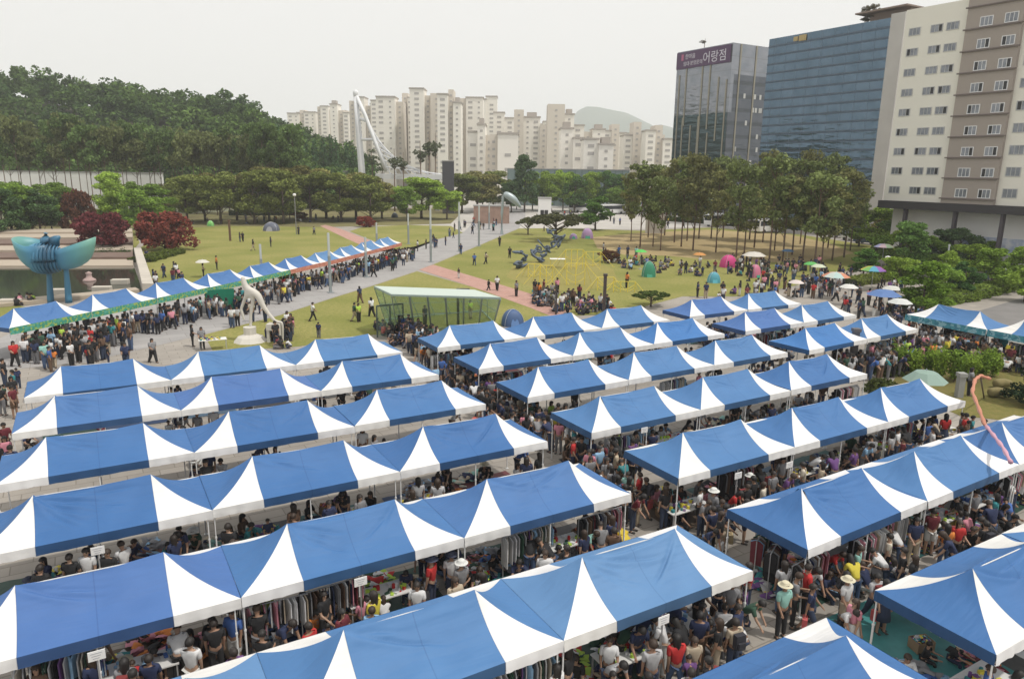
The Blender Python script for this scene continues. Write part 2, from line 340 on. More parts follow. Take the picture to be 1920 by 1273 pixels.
def valance_mesh(seed, m0=None, m1=None, mend=None, h=.27):
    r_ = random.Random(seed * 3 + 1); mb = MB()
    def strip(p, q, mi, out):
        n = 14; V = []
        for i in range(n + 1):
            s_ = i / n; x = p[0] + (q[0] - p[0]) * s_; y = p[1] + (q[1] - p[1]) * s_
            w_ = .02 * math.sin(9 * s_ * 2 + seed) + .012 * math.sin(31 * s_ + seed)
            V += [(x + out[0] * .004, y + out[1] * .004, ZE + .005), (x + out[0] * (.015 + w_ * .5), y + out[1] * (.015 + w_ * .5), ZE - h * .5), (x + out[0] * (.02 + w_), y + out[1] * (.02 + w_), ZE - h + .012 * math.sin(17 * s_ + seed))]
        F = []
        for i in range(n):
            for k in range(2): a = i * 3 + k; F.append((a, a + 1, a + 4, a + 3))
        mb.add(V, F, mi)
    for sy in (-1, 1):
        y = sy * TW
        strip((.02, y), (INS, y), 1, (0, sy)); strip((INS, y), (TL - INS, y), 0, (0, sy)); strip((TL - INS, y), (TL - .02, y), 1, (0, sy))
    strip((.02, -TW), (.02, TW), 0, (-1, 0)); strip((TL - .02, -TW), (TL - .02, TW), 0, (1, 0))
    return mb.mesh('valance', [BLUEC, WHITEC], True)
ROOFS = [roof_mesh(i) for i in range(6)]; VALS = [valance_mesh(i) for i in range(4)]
def banner_mesh(side=-1, h=.42, end=False):
    mb = MB(); n = 24; V = []; F = []
    for i in range(n + 1):
        x = .02 + (TL - .04) * i / n; w_ = .012 * math.sin(i * 1.3)
        V += [(x, side * (TW + .05), ZE + .03), (x, side * (TW + .06 + w_), ZE - h)]
    for i in range(n): a = i * 2; F.append((a, a + 1, a + 3, a + 2))
    mb.add(V, F)
    return mb
def bannermat(name, base, marks, sc=3.2, thr=.56):
    m = bpy.data.materials.new(name); m.use_nodes = True; n = m.node_tree; L = n.links; p = n.nodes['Principled BSDF']; p.inputs['Roughness'].default_value = .7
    t = n.nodes.new('ShaderNodeTexCoord'); src = None
    x0 = None
    for i, c in enumerate(marks):
        mp = n.nodes.new('ShaderNodeMapping'); mp.inputs['Location'].default_value = (i * 7.3, 0, i * 3.1); L.new(t.outputs['Object'], mp.inputs[0])
        v = n.nodes.new('ShaderNodeTexNoise'); v.inputs['Scale'].default_value = sc * (1 + .7 * i); v.inputs['Detail'].default_value = 1; L.new(mp.outputs[0], v.inputs[0])
        g_ = n.nodes.new('ShaderNodeMath'); g_.operation = 'GREATER_THAN'; g_.inputs[1].default_value = thr; L.new(v.outputs[0], g_.inputs[0])
        x = n.nodes.new('ShaderNodeMix'); x.data_type = 'RGBA'; L.new(g_.outputs[0], x.inputs[0])
        if x0 is None: x.inputs[6].default_value = (*base, 1)
        else: L.new(x0, x.inputs[6])
        x.inputs[7].default_value = (*c, 1); x0 = x.outputs[2]
    L.new(x0, p.inputs[0]); return m
TEALB = bannermat('green_banner', (.05, .28, .19), [(.09, .36, .27), (.30, .42, .10)]); SALMB = bannermat('salmon_banner', (.52, .21, .14), [(.58, .27, .20), (.50, .17, .12)]); CYANB = bannermat('turquoise_banner', (.06, .27, .33), [(.22, .42, .48), (.04, .19, .26)], 2.4)
leg_mb = MB(); leg_mb.box(-.02, .02, -.02, .02, 0, 1.2, 0); leg_mb.box(-.015, .015, -.015, .015, 1.2, ZE - .02, 0); leg_mb.box(-.06, .06, -.06, .06, 0, .012, 0); leg_mb.box(-.028, .028, -.028, .028, 1.17, 1.22, 0)
LEG = leg_mb.mesh('leg', PIPE)
tr_mb = MB()
for sy in (-1, 1):
    for i in range(4):
        x0 = .05 + i * 1.475
        tr_mb.beam((x0, sy * (TW - .04), ZE - .05), (x0 + 1.475, sy * (TW - .04), ZE - .30), .02, .02); tr_mb.beam((x0, sy * (TW - .06), ZE - .30), (x0 + 1.475, sy * (TW - .06), ZE - .05), .02, .02)
for x in (.06, TL - .06, TL / 2):
    for i in range(2): tr_mb.beam((x, -TW + i * TW, ZE - .05), (x, -TW + (i + 1) * TW, ZE - .30), .02, .02); tr_mb.beam((x + .02, -TW + i * TW, ZE - .30), (x + .02, -TW + (i + 1) * TW, ZE - .05), .02, .02)
tr_mb.beam((INS, 0, ZR - .05), (TL - INS, 0, ZR - .1), .02, .02)
TRUSS = tr_mb.mesh('roof_frame', PIPE)
BL = [(.050, .150, .36), (.060, .168, .38), (.045, .140, .345), (.066, .168, .385)]
VIO = (.066, .155, .385); BRT = (.050, .175, .43); LIT = (.11, .235, .44); MID = (.074, .19, .40)
TENTS = []       # (x, y, angle, name of row, index)
def tent(x, y, ang, rowlab, idx, n, group, blue, banner=None, extra='', gap=0.0):
    side = ['left end', 'middle', 'right end'] if n == 3 else (['left', 'right'] if n == 2 else None)
    where = side[idx] if side else onat(idx)
    lab = f"blue and white canopy, {where if side else ordlr(idx, n)} of {rowlab}" if n > 1 else f"blue and white canopy, {rowlab}"
    t = thing('market_canopy', lab, 'canopy', (x, y, random.uniform(-.02, .02)), ang + random.uniform(-.004, .004), group)
    k = len(TENTS)
    r = link('roof', ROOFS[k % 6], t, color=blue)
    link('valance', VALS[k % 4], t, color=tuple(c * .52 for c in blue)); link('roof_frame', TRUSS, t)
    for c_ in t.children: c_.scale = ((6 + gap + .035) / 6, 1, 1)
    for lx in (.06, TL / 2, TL - .06):
        for sy in (-1, 1): link('leg', LEG, t, loc=(lx, sy * (TW - .06), 0))
    if banner:
        build(banner_mesh(-1), 'printed_banner', banner, t)
    TENTS.append((x, y, ang, rowlab, idx)); return t
e = lambda deg: (math.cos(R(deg)), math.sin(R(deg)))
rows = [
 ('L', -22.6, 32.36, 30.65, .04, 3, 'farthest left row', [BL[0], MID, MID]),
 ('L', -20.17, 27.93, 30.28, .06, 3, 'second farthest left row', [BL[3], VIO, BL[1]]),
 ('L', -17.57, 23.21, 30.11, .05, 3, 'third farthest left row', [BL[0], BL[2], BL[1]]),
 ('L', -15.06, 18.59, 30.38, .08, 3, 'fourth farthest left row', [BL[2], BL[0], BL[2]]),
 ('L', -12.52, 14.01, 30.45, .08, 3, 'third nearest left row', [VIO, BL[1], BL[3]]),
 ('L', -9.93, 9.45, 30.5, .05, 3, 'second nearest left row', [LIT, MID, LIT]),
 ('R', -5.12, 42.7, 30.66, .03, 3, 'farthest long right row', [MID, BL[1], MID]),
 ('R', -2.5, 38.08, 31.3, .08, 3, 'second farthest long right row', [BL[1], MID, BRT]),
 ('R', -.01, 33.32, 31.31, .02, 3, 'third farthest long right row', [BL[1], MID, MID]),
 ('R', 2.48, 28.85, 31.12, .03, 3, 'fourth farthest long right row', [MID, MID, BL[0]]),
 ('R', 5.01, 24.45, 30.93, -.01, 3, 'third nearest right row', [MID, BL[1], BL[1]]),
 ('R', 7.55, 19.7, 32.02, .06, 3, 'second nearest right row', [BL[0], MID, BL[3]]),
 ('S', 12.13, 53.1, 30.5, .04, 2, 'farthest short back-right row', [VIO, MID]),
 ('S', 14.7, 48.4, 31.9, .04, 2, 'middle short back-right row', [VIO, MID]),
 ('S', 16.9, 43.3, 33.6, .04, 2, 'nearest short back-right row', [BRT, MID]),
 ('T', 30.97, 54.7, -62.4, .04, 2, 'turquoise-bannered row by the hedge', [MID, MID]),
 ('N', 10.0, 15.29, 30.5, .05, 2, 'nearest right row', [BL[0], MID]),
]
GRP = dict(L='blue and white canopies of the left block', R='blue and white canopies of the right block', S='canopies in the short rows at the back right', T='canopies with a turquoise banner by the hedge', N='blue and white canopies of the right block')
for k, x0, y0, a, gap, n, lab, cols in rows:
    for i in range(n):
        tent(x0 + e(a)[0] * i * (6 + gap), y0 + e(a)[1] * i * (6 + gap), R(a), lab, i, n, GRP[k], cols[i], CYANB if k == 'T' else None, gap=gap)
tent(3.1, 11.0, R(30.5), 'lone nearest roof cut by the bottom edge', 0, 1, GRP['L'], BL[0])
# food stalls along the promenade
pa = (-33.35, 45.6)
x_, y_ = pa
for i in range(10):
    a = 70.0 + i * .95
    t = tent(x_, y_, R(a), 'the promenade food stall line', i, 10, 'food stall canopies along the promenade', BL[3] if i < 6 else LIT, TEALB if i < 5 else SALMB)
    x_ += e(a)[0] * 5.98; y_ += e(a)[1] * 5.98
a0 = 68.5; x_, y_ = pa[0] - e(a0)[0] * 6.3, pa[1] - e(a0)[1] * 6.3
# side wall of green cloth under one stall
mbw = MB(); mbw.box(0, 2.4, -.02, .02, .05, 1.95)
gw = build(mbw, 'cloth_side_wall', mat('green_cloth', (.0, .16, .09), .8, noise=(2, .4, None)), loc=G(388, 587), rz=R(38)); tag(gw, 'dark green cloth wall hanging under the green-bannered food stalls', 'side wall')
# canopy test for lines of sight
def hidden(p):
    for h in (1.95, 2.5, 2.85):
        if p[2] >= h: continue
        k = (h - p[2]) / (CAMH - p[2]); qx = p[0] * (1 - k); qy = p[1] * (1 - k)
        ins = 0 if h < 2.2 else (.55 if h < 2.7 else .95)
        for tx, ty, a, _, _ in TENTS:
            dx, dy = qx - tx, qy - ty; lx = dx * math.cos(a) + dy * math.sin(a); ly = -dx * math.sin(a) + dy * math.cos(a)
            if ins * .8 < lx < TL - ins * .8 and abs(ly) < TW - ins: return True
    return False
# ------------------------------------------------------------------ buildings on the right
CREAM = mat('cream_render', (.76, .735, .655), .85, noise=(.25, .25, (.71, .685, .61)), bump=(3, .15))
TAUPE = mat('taupe_render', (.345, .30, .265), .85, noise=(.3, .25, (.31, .27, .24)), bump=(3, .15))
TRIM = mat('dark_trim', (.16, .13, .12), .7); WHITEF = mat('white_frame', (.72, .72, .72), .5)
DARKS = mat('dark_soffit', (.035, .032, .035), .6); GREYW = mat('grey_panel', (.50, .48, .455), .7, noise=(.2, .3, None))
WGL = mat('window_glass', (.13, .145, .17), .12, .1, noise=(.9, .6, (.30, .32, .36)), spec=.9); DGL = mat('dark_opening', (.012, .012, .014), .4)
CONC = mat('grey_concrete', (.36, .35, .34), .9, noise=(.5, .4, None)); WHITEP = mat('white_paint', (.82, .81, .79), .7, noise=(.3, .3, (.66, .65, .64)))
def abpt(A, b, z): p = XY(A, b); return (p.x, p.y, z)
AC = 102.2
hotel = thing('apartment_hotel', 'tall cream building with a taupe window bay and dark underside, at the right edge', 'building', XY(AC, 66.5), GA)
# local frame: x = +a (away), y = +b; facade looks towards -x
def lb(A, b): return (A - AC, b - 66.5)
def hbox(mb, a0, a1, b0, b1, z0, z1, mi=0): mb.box(a0 - AC, a1 - AC, b0 - 66.5, b1 - 66.5, z0, z1, mi)
mb = MB(); hbox(mb, AC, AC + 16, 57.5, 66.2, 8.7, 34.6); hbox(mb, AC, AC + 16, 30, 50.7, 8.7, 37.4); build(mb, 'cream_wall', CREAM, hotel)
mb = MB(); hbox(mb, AC - .5, AC + 16.2, 50.7, 57.5, 8.7, 39); build(mb, 'taupe_bay', TAUPE, hotel)
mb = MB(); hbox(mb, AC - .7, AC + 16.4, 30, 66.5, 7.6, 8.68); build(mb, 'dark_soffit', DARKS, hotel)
ROWZ = [31.6 - i * 2.67 for i in range(9)]
mb = MB()
for i in range(10):
    z = 33.25 - i * 2.67 + .03; hbox(mb, AC - .72, AC - .502, 50.5, 57.7, z, z + .16)
build(mb, 'floor_ledge', TRIM, hotel)
def win(par, A, b, z, w_, h, frame=True, name='window', op=0, wide=False, face='a'):
    m_ = MB(); t = .09
    def bx(x0, x1, y0, y1, z0, z1, mi): m_.box(x0, x1, y0, y1, z0, z1, mi)
    x = A - AC
    y = b - 66.5
    bx(x - .06, x + .0, y - w_ / 2 - t, y + w_ / 2 + t, z - h / 2 - t, z - h / 2, 0); bx(x - .06, x, y - w_ / 2 - t, y + w_ / 2 + t, z + h / 2, z + h / 2 + t, 0)
    bx(x - .06, x, y - w_ / 2 - t, y - w_ / 2, z - h / 2, z + h / 2, 0); bx(x - .06, x, y + w_ / 2, y + w_ / 2 + t, z - h / 2, z + h / 2, 0)
    for k in ((-.17, .17) if not wide else (-.25, .0, .25)): bx(x - .05, x - .004, y + k * w_ - .03, y + k * w_ + .03, z - h / 2, z + h / 2, 0)
    f = build(m_, name, WHITEF if frame else mat('grey_frame', (.45, .45, .44), .5), par)
    g_ = MB(); g_.box(x - .03, x - .002, y - w_ / 2, y + w_ / 2, z - h / 2, z + h / 2, 0)
    if op:
        s_ = -1 if op == 1 else 1
        c = y + s_ * w_ * .33; g_.box(x - .034, x - .006, c - w_ * .13, c + w_ * .13, z - h / 2 + .02, z + h / 2 - .02, 1)
    build(g_, 'pane', [WGL, DGL], f)
rw = random.Random(4)
CB = [PA(1715.5, 58, AC)[0], PA(1757, 52, AC)[0], PA(1787, 48, AC)[0]]; TB = [PA(1850.5, 37, AC - .5)[0], PA(1897.7, 31, AC - .5)[0]]
for z in ROWZ:
    for b in CB: win(hotel, AC, b, z, 1.5, .85, False, op=rw.choice([0, 0, 1, 2]))
    for b in TB: win(hotel, AC - .5, b, z - .15, 1.4, 1.0, True, op=rw.choice([0, 1, 2, 0]))
    for b in (49.2, 46.0, 43, 40): win(hotel, AC, b, z, 1.6, 1.0, False, op=rw.choice([0, 0, 1, 2]))
# ground storey set back, white, with blue lettering blocks and columns
mb = MB(); hbox(mb, AC + 2.5, AC + 15, 30, 66, 0, 7.59); build(mb, 'ground_storey_wall', WHITEP, hotel)
mb = MB(); hbox(mb, AC + 2.35, AC + 2.48, 45, 55.5, 2.2, 4.4); build(mb, 'blue_wall_panel', mat('pale_blue_panel', (.34, .42, .60), .6, noise=(1.2, .9, (.72, .73, .76))), hotel)
mb = MB(); hbox(mb, AC + 2.3, AC + 2.48, 57, 62, 2.4, 3.2); build(mb, 'ochre_wall_panel', mat('ochre', (.42, .30, .09), .7), hotel)
for b in (62.5, 55.5, 49.5, 43, 37):
    mb = MB(); hbox(mb, AC - .3, AC + .3, b - .2, b + .2, 0, 7.59); build(mb, 'column', mat('dark_column', (.07, .06, .07), .6), hotel)

def curtain(name, col, fl, band, dark, metal=.75, wav=.25):
    """glass skin: floors of glass with spandrel lines, slightly wavy panes"""
    m = bpy.data.materials.new(name); m.use_nodes = True; n = m.node_tree; L = n.links; p = n.nodes['Principled BSDF']; p.inputs['Roughness'].default_value = .06; p.inputs['Metallic'].default_value = metal
    t = n.nodes.new('ShaderNodeTexCoord'); mp = n.nodes.new('ShaderNodeMapping'); L.new(t.outputs['Object'], mp.inputs[0])
    s = n.nodes.new('ShaderNodeSeparateXYZ'); L.new(mp.outputs[0], s.inputs[0])
    d = n.nodes.new('ShaderNodeMath'); d.operation = 'DIVIDE'; d.inputs[1].default_value = fl; L.new(s.outputs[2], d.inputs[0])
    f = n.nodes.new('ShaderNodeMath'); f.operation = 'FRACT'; L.new(d.outputs[0], f.inputs[0])
    g_ = n.nodes.new('ShaderNodeMath'); g_.operation = 'LESS_THAN'; g_.inputs[1].default_value = band; L.new(f.outputs[0], g_.inputs[0])
    # per-pane tint
    wn = n.nodes.new('ShaderNodeTexNoise'); wn.inputs['Scale'].default_value = .35; wn.inputs['Detail'].default_value = 4; L.new(mp.outputs[0], wn.inputs[0])
    mrr = n.nodes.new('ShaderNodeMapRange'); mrr.inputs[1].default_value = .35; mrr.inputs[2].default_value = .65; L.new(wn.outputs[0], mrr.inputs[0])
    x = n.nodes.new('ShaderNodeMix'); x.data_type = 'RGBA'; x.inputs[6].default_value = (*col, 1); x.inputs[7].default_value = (col[0] * .75, col[1] * .8, col[2] * .82, 1); L.new(mrr.outputs[0], x.inputs[0])
    y = n.nodes.new('ShaderNodeMix'); y.data_type = 'RGBA'; L.new(g_.outputs[0], y.inputs[0]); L.new(x.outputs[2], y.inputs[6]); y.inputs[7].default_value = (*dark, 1)
    L.new(y.outputs[2], p.inputs[0])
    m2 = n.nodes.new('ShaderNodeMapping'); m2.inputs['Scale'].default_value = (.12, .12, .5); L.new(t.outputs['Object'], m2.inputs[0])
    q = n.nodes.new('ShaderNodeTexNoise'); q.inputs['Scale'].default_value = 1.6; q.inputs['Detail'].default_value = 3; L.new(m2.outputs[0], q.inputs[0])
    b = n.nodes.new('ShaderNodeBump'); b.inputs['Strength'].default_value = wav; b.inputs['Distance'].default_value = .5; L.new(q.outputs[0], b.inputs['Height']); L.new(b.outputs[0], p.inputs['Normal'])
    return m
# blue glass office slab
A2 = 138.2; b0, b1 = 92.4, 121.6; Z2 = 41.6
ofc = thing('glass_office_block', 'wide blue mirror-glass office block with a pale side pier, between the cream and grey towers', 'building', XY(A2, b0), GA)
mb = MB(); mb.box(.3, 25, .02, b1 - b0 - .02, 0, Z2 - .3); build(mb, 'core', mat('dark_core', (.05, .06, .08), .5), ofc)
mb = MB(); nz_ = 11; 
mb.box(0, .28, 0, b1 - b0, 0, Z2); build(mb, 'glass_facade', curtain('blue_curtain_glass', (.115, .175, .235), 1.9, .16, (.07, .10, .13), wav=.16), ofc)
mb = MB()
for i in range(1, 22): mb.box(-.10, -.002, 0, b1 - b0, i * 1.9 - .16, i * 1.9 + .12)
build(mb, 'floor_fin', mat('blue_fin', (.07, .10, .14), .35, .5), ofc)
mb = MB()
for i in range(1, 10): mb.box(-.03, -.003, i * 3.04 - .03, i * 3.04 + .03, .4, Z2 - .05)
build(mb, 'mullion', mat('blue_mullion', (.13, .18, .24), .4, .4), ofc)
mb = MB(); mb.box(-.3, 4.0, -2.9, -.02, 0, Z2 + .6); mb.box(4, 26, -2.7, -.02, 0, Z2 - .5); build(mb, 'side_pier', GREYW, ofc)
mb = MB()
for i in range(12): mb.box(9, 11, -3.0, -2.72, 4 + i * 3, 5.6 + i * 3)
build(mb, 'side_window', DGL, ofc)
mb = MB(); mb.box(2, 20, -2.4, 6, Z2 - .28, Z2 + 1.7); mb.box(-.15, 6, -2.9, 8, Z2 + 1.72, Z2 + 2.0); build(mb, 'roof_house', mat('roof_brown', (.24, .18, .15), .8), ofc)
mb = MB(); mb.box(-.25, -.08, 19.2, 21.0, Z2 - 1.5, Z2 - .3); mb.box(-.25, -.08, 21.3, 22.4, Z2 - 1.35, Z2 - .45); build(mb, 'roof_emblem', mat('faded_gold', (.42, .32, .14), .6), ofc)
# grey glass tower with purple banner
A1 = 158; sc = A1 / 150.
z1t = 12.4 + (44.9 - 12.4) * sc; bR = PA(1375, 81, A1)[0]; bL = PA(1271, 98, A1)[0]
tw = thing('glass_tower', 'grey glass tower with a purple rooftop banner and dark lower floors', 'building', XY(A1, bR), GA)
W1 = bL - bR; zm = PA(1310, 215, A1)[1]
SILV = curtain('silver_curtain_glass', (.29, .30, .33), 3.6, .05, (.20, .21, .22), .6, .2); DTEAL = curtain('teal_curtain_glass', (.07, .11, .12), 3.6, .08, (.05, .07, .07), .6, .3); GRG = curtain('grey_side_glass', (.12, .13, .15), 3.6, .3, (.07, .08, .09), .55, .2)
DEP = 14.5
mb = MB(); mb.box(.3, DEP - .3, .3, W1 - .3, 0, z1t - .1); build(mb, 'core', MATS['dark_core'], tw)
mb = MB(); mb.box(0, .28, .28, W1, zm, z1t); build(mb, 'silver_front_glass', SILV, tw)
mb = MB(); mb.box(0, .28, .28, W1, 0, zm - .01); build(mb, 'dark_front_glass', DTEAL, tw)
mb = MB(); mb.box(.0, DEP, 0, .27, z1t - 8, z1t); mb.box(-.01, 1.2, -.02, .27, zm, z1t - 8.01); build(mb, 'silver_side_glass', SILV, tw)
mb = MB(); mb.box(1.22, DEP, 0, .27, 0, z1t - 8.02); mb.box(-.01, 1.2, -.02, .27, 0, zm - .02); build(mb, 'grey_side_glass', GRG, tw)
mb = MB(); rr = random.Random(9)
for f_, z0, z1_ in [(.06, 0, .8), (.20, .45, .82), (.34, .0, .5), (.36, .52, .9), (.5, .0, .9), (.52, .1, .6), (.66, .2, .55), (.8, .55, .92), (.82, .0, .6), (.93, 0, .86)]:
    y = W1 * f_; mb.box(-.16, -.003, y - .22, y + .22, z1t * z0, z1t * z1_)
for f_ in (.2, .62): mb.box(DEP * f_, DEP * f_ + .5, -.16, -.022, 0, z1t - .1)
build(mb, 'bronze_fin', mat('bronze_fin', (.27, .25, .19), .5, .2), tw)
for i in range(26):
    mb = MB(); x = rr.uniform(1.6, DEP - 1.4); z = 6 + rr.randint(0, 8) * 3.6 + 1.3
    if z > z1t - 10: continue
    mb.box(x, x + .8, -.035, -.023, z, z + 1.3); build(mb, 'side_blind', mat('pale_blind', (.5, .5, .48), .6), tw)  # plain pale blinds scattered over the side glass
mb = MB(); mb.box(DEP + .02, DEP + .7, -.3, .6, 0, z1t - 2.5); build(mb, 'corner_pier', GREYW, tw)
BANZ0 = z1t - 4.9
ban = MB(); ban.box(-.35, -.18, .4, W1 - .1, BANZ0, z1t - .3); bo = build(ban, 'rooftop_banner', mat('purple_banner', (.075, .03, .09), .6), tw)
def label_text(parent, txt, size, M, m, name='lettering', ext=.02, font=None):
    cu = bpy.data.curves.new(name, 'FONT'); cu.body = txt; cu.size = size; cu.extrude = ext; cu.materials.append(m)
    o = bpy.data.objects.new(name, cu); COL.objects.link(o); dg = bpy.context.evaluated_depsgraph_get(); me = bpy.data.meshes.new_from_object(o.evaluated_get(dg)); bpy.data.objects.remove(o)
    me.transform(M); q = bpy.data.objects.new(name, me); COL.objects.link(q); q.parent = parent; return q
WHT = mat('white_letters', (.62, .60, .66), .6)
# letters read along -b (to the right as seen): local axes x_text -> -y, y_text -> +z
def TM(y, z): return Matrix(((0, 0, -1, -.37), (-1, 0, 0, y), (0, 1, 0, z), (0, 0, 0, 1)))
H_ = 4.6
label_text(bo, '어랑점', 3.3, TM(W1 * .50, BANZ0 + .9), WHT); label_text(bo, '한마음', 1.5, TM(W1 * .83, BANZ0 + 2.65), WHT); label_text(bo, '임대·분양문의', 1.35, TM(W1 * .86, BANZ0 + .8), WHT)
mb = MB(); mb.box(-.42, -.36, W1 * .86, W1 * .90, BANZ0 + 2.3, BANZ0 + 4.0); build(mb, 'pink_emblem', mat('pink', (.45, .12, .22), .6), bo)

# ------------------------------------------------------------------ distant apartment blocks
APC = [mat('apartment_cream', (.86, .82, .745), .9, noise=(.05, .4, (.81, .765, .69))), mat('apartment_beige', (.66, .60, .52), .9), mat('apartment_cap', (.42, .38, .34), .9), mat('apartment_recess', (.27, .24, .215), .9)]
AWIN = mat('apartment_window', (.43, .405, .38), .4)
wmb = MB(); wmb.box(-1.25, 1.25, -.10, -.0, -.62, .62); WM = wmb.mesh('window', AWIN); wmb = MB(); wmb.box(-.6, .6, -.10, -.0, -.5, .5); WM2 = wmb.mesh('window', AWIN)
ra = random.Random(12)
def apartment(u0, u1, vt, Y, bays, lab, turn=0, dep=14):
    p0 = D(u0, vt, Y); p1 = D(u1, vt, Y); Wd = p1.x - p0.x; Ht = p0.z
    t = thing('apartment_block', lab, 'apartment building', (p0.x, Y, 0), R(turn), 'distant apartment blocks')
    x = 0; tot = sum(b[0] for b in bays); wall = MB(); side = MB(); cap = MB(); nwin = 0; 
    for wd, off, hh, kind in bays:
        bw = Wd * wd / tot; h = Ht - hh; x1 = x + bw
        (wall if kind != 's' else side).box(x, x1, off, off + dep, 0, h)
        if kind != 's': cap.box(x - .35, x1 + .35, off - .4, off + dep + .4, h, h + .7)
        if kind == 'r': cap.box(x + bw * .2, x1 - bw * .2, off + 2, off + 8, h + .7, h + 3.0)
        if kind in ('w', 'r'):
            nc = max(1, int(bw / 4.4)); 
            for c in range(nc):
                cx = x + bw * (c + .5) / nc; z = h - 2.4
                while z > 6 and nwin < 100:
                    if ra.random() < .93: link('window', WM if (c + kind.count('r')) % 2 == 0 else WM2, t, loc=(cx, off, z)); nwin += 1
                    z -= 2.9
        if kind == 's':
            z = h - 3
            while z > 6 and nwin < 100:
                link('window', WM2, t, loc=(x + bw / 2, off, z)); nwin += 1; z -= 2.9
        x = x1
    build(wall, 'wall', APC[0], t)
    if side.f: build(side, 'stair_tower', APC[1], t)
    build(cap, 'roof_cap', APC[2], t)
    return t
W_, S_, R_ = 'w', 's', 'r'
apartment(538, 592, 206, 620, [(2, 0, 3, W_), (1, 3, 0, S_), (2, -2, 2, W_)], 'faint cream apartment block, leftmost on the skyline behind the dark trees')
apartment(594, 622, 200, 600, [(1, 1, 0, S_), (2, -1, 0, W_), (1, 3, 2, S_)], 'faint narrow apartment slab, second from the left on the skyline')
apartment(618, 652, 196, 570, [(1.3, 0, 0, R_), (1, 4, 4, S_), (1, 1, 6, W_)], 'rounded cream apartment tower just left of the bridge pylon')
apartment(653, 706, 183, 520, [(1, 2, 2, S_), (1.6, -1, 0, W_), (1, 3, 5, S_), (1, 0, 2, W_)], 'cream apartment block right behind the white pylon')
apartment(706, 754, 183, 440, [(2.6, -2, 0, W_), (1, 3, 2, S_)], 'broad cream apartment front with two window columns, right of the pylon')
apartment(752, 775, 174, 455, [(1, 3, 0, S_), (1, 0, 3, W_)], 'narrow recessed apartment slab beside the tallest block')
apartment(769, 830, 168, 430, [(1.6, -3, 0, W_), (.7, 2, 3, S_), (1.4, -1, 2, S_)], 'tallest cream apartment block, highest on the skyline')
apartment(820, 864, 178, 400, [(1.2, -1, 0, W_), (.6, 3, -3, S_), (.9, 0, 4, R_)], 'stepped apartment block with a hipped cap, right of the tallest one')
apartment(858, 906, 184, 445, [(1, 2, 0, S_), (2, -1, 0, W_)], 'cream apartment slab with a plain end wall, middle of the skyline')
apartment(890, 932, 181, 520, [(1, 0, 2, W_), (1, 2, 0, W_)], 'pale far apartment block peeping out behind the middle slab')
apartment(878, 925, 235, 330, [(1.2, 0, 3, W_), (1, -2, 0, R_), (1, 1, 4, S_)], 'low cream apartment house in front with an angled roof cap')
apartment(918, 972, 252, 310, [(.8, 1, 0, S_), (2, -2, 0, W_)], 'lowest cream apartment house, just above the dark rounded tree')
apartment(926, 966, 212, 460, [(1, 0, 0, W_), (1, 2, 3, W_)], 'squat apartment block with a brown cap between two taller groups')
apartment(964, 1028, 206, 430, [(1, -1, 0, S_), (1.7, 2, 4, R_), (.8, 0, 8, S_)], 'apartment block with rounded corner tower and sloping brown cap')
apartment(1027, 1078, 196, 400, [(1.2, -2, 0, S_), (.7, 1, 5, R_)], 'tall smooth cream tower, highest of the right-hand apartments')
apartment(1052, 1110, 242, 320, [(1.2, 0, 0, R_), (1, -2, 4, W_), (.8, 1, 8, W_)], 'low apartment house with brown roof in front of the tall smooth tower')
apartment(1072, 1135, 236, 420, [(1.2, 0, 0, W_), (.8, 2, 3, S_), (1.2, -1, 2, R_)], 'cream apartment block under the blue hill')
apartment(1130, 1176, 233, 440, [(1.2, 0, 4, W_), (1, -1, 0, S_), (1, 1, 5, W_)], 'apartment block with a brown notched roofline right of the blue hill')
apartment(1172, 1222, 229, 400, [(1, 1, 7, W_), (.9, -1, 0, S_), (1.2, 0, 9, R_)], 'apartment block with one slim raised tower near the grey glass tower')
apartment(1212, 1262, 246, 380, [(1, 0, 0, W_), (.8, 2, -3, S_), (1, -1, 4, W_)], 'rightmost cream apartment block beside the grey glass tower')
apartment(1095, 1150, 262, 300, [(1, 0, 0, W_), (1, -2, 2, R_)], 'lowest pale apartment house right of centre above the street trees')

for i, (u0, u1, vt, Y, s) in enumerate([(556, 600, 212, 640, 'faint apartment slab behind the leftmost blocks'), (600, 664, 206, 640, 'faint wide apartment slab behind the rounded tower'), (694, 765, 196, 560, 'wide apartment slab behind the two-column front'), (826, 900, 196, 560, 'wide apartment slab behind the stepped block'), (926, 1000, 224, 560, 'wide low apartment slab behind the squat block'), (1000, 1048, 226, 540, 'apartment slab left behind the tall smooth tower'), (1075, 1150, 250, 540, 'low wide apartment slab below the blue hill'), (1140, 1215, 248, 540, 'low wide apartment slab behind the notched roofline'), (1205, 1262, 252, 520, 'farthest right low apartment slab behind the rightmost block')]):
    apartment(u0, u1, vt, Y, [(1, 0, 0, W_), (.6, 2, 2, S_), (1, -1, 1, W_), (.5, 2, 0, S_), (1, 0, 3, W_)], s)
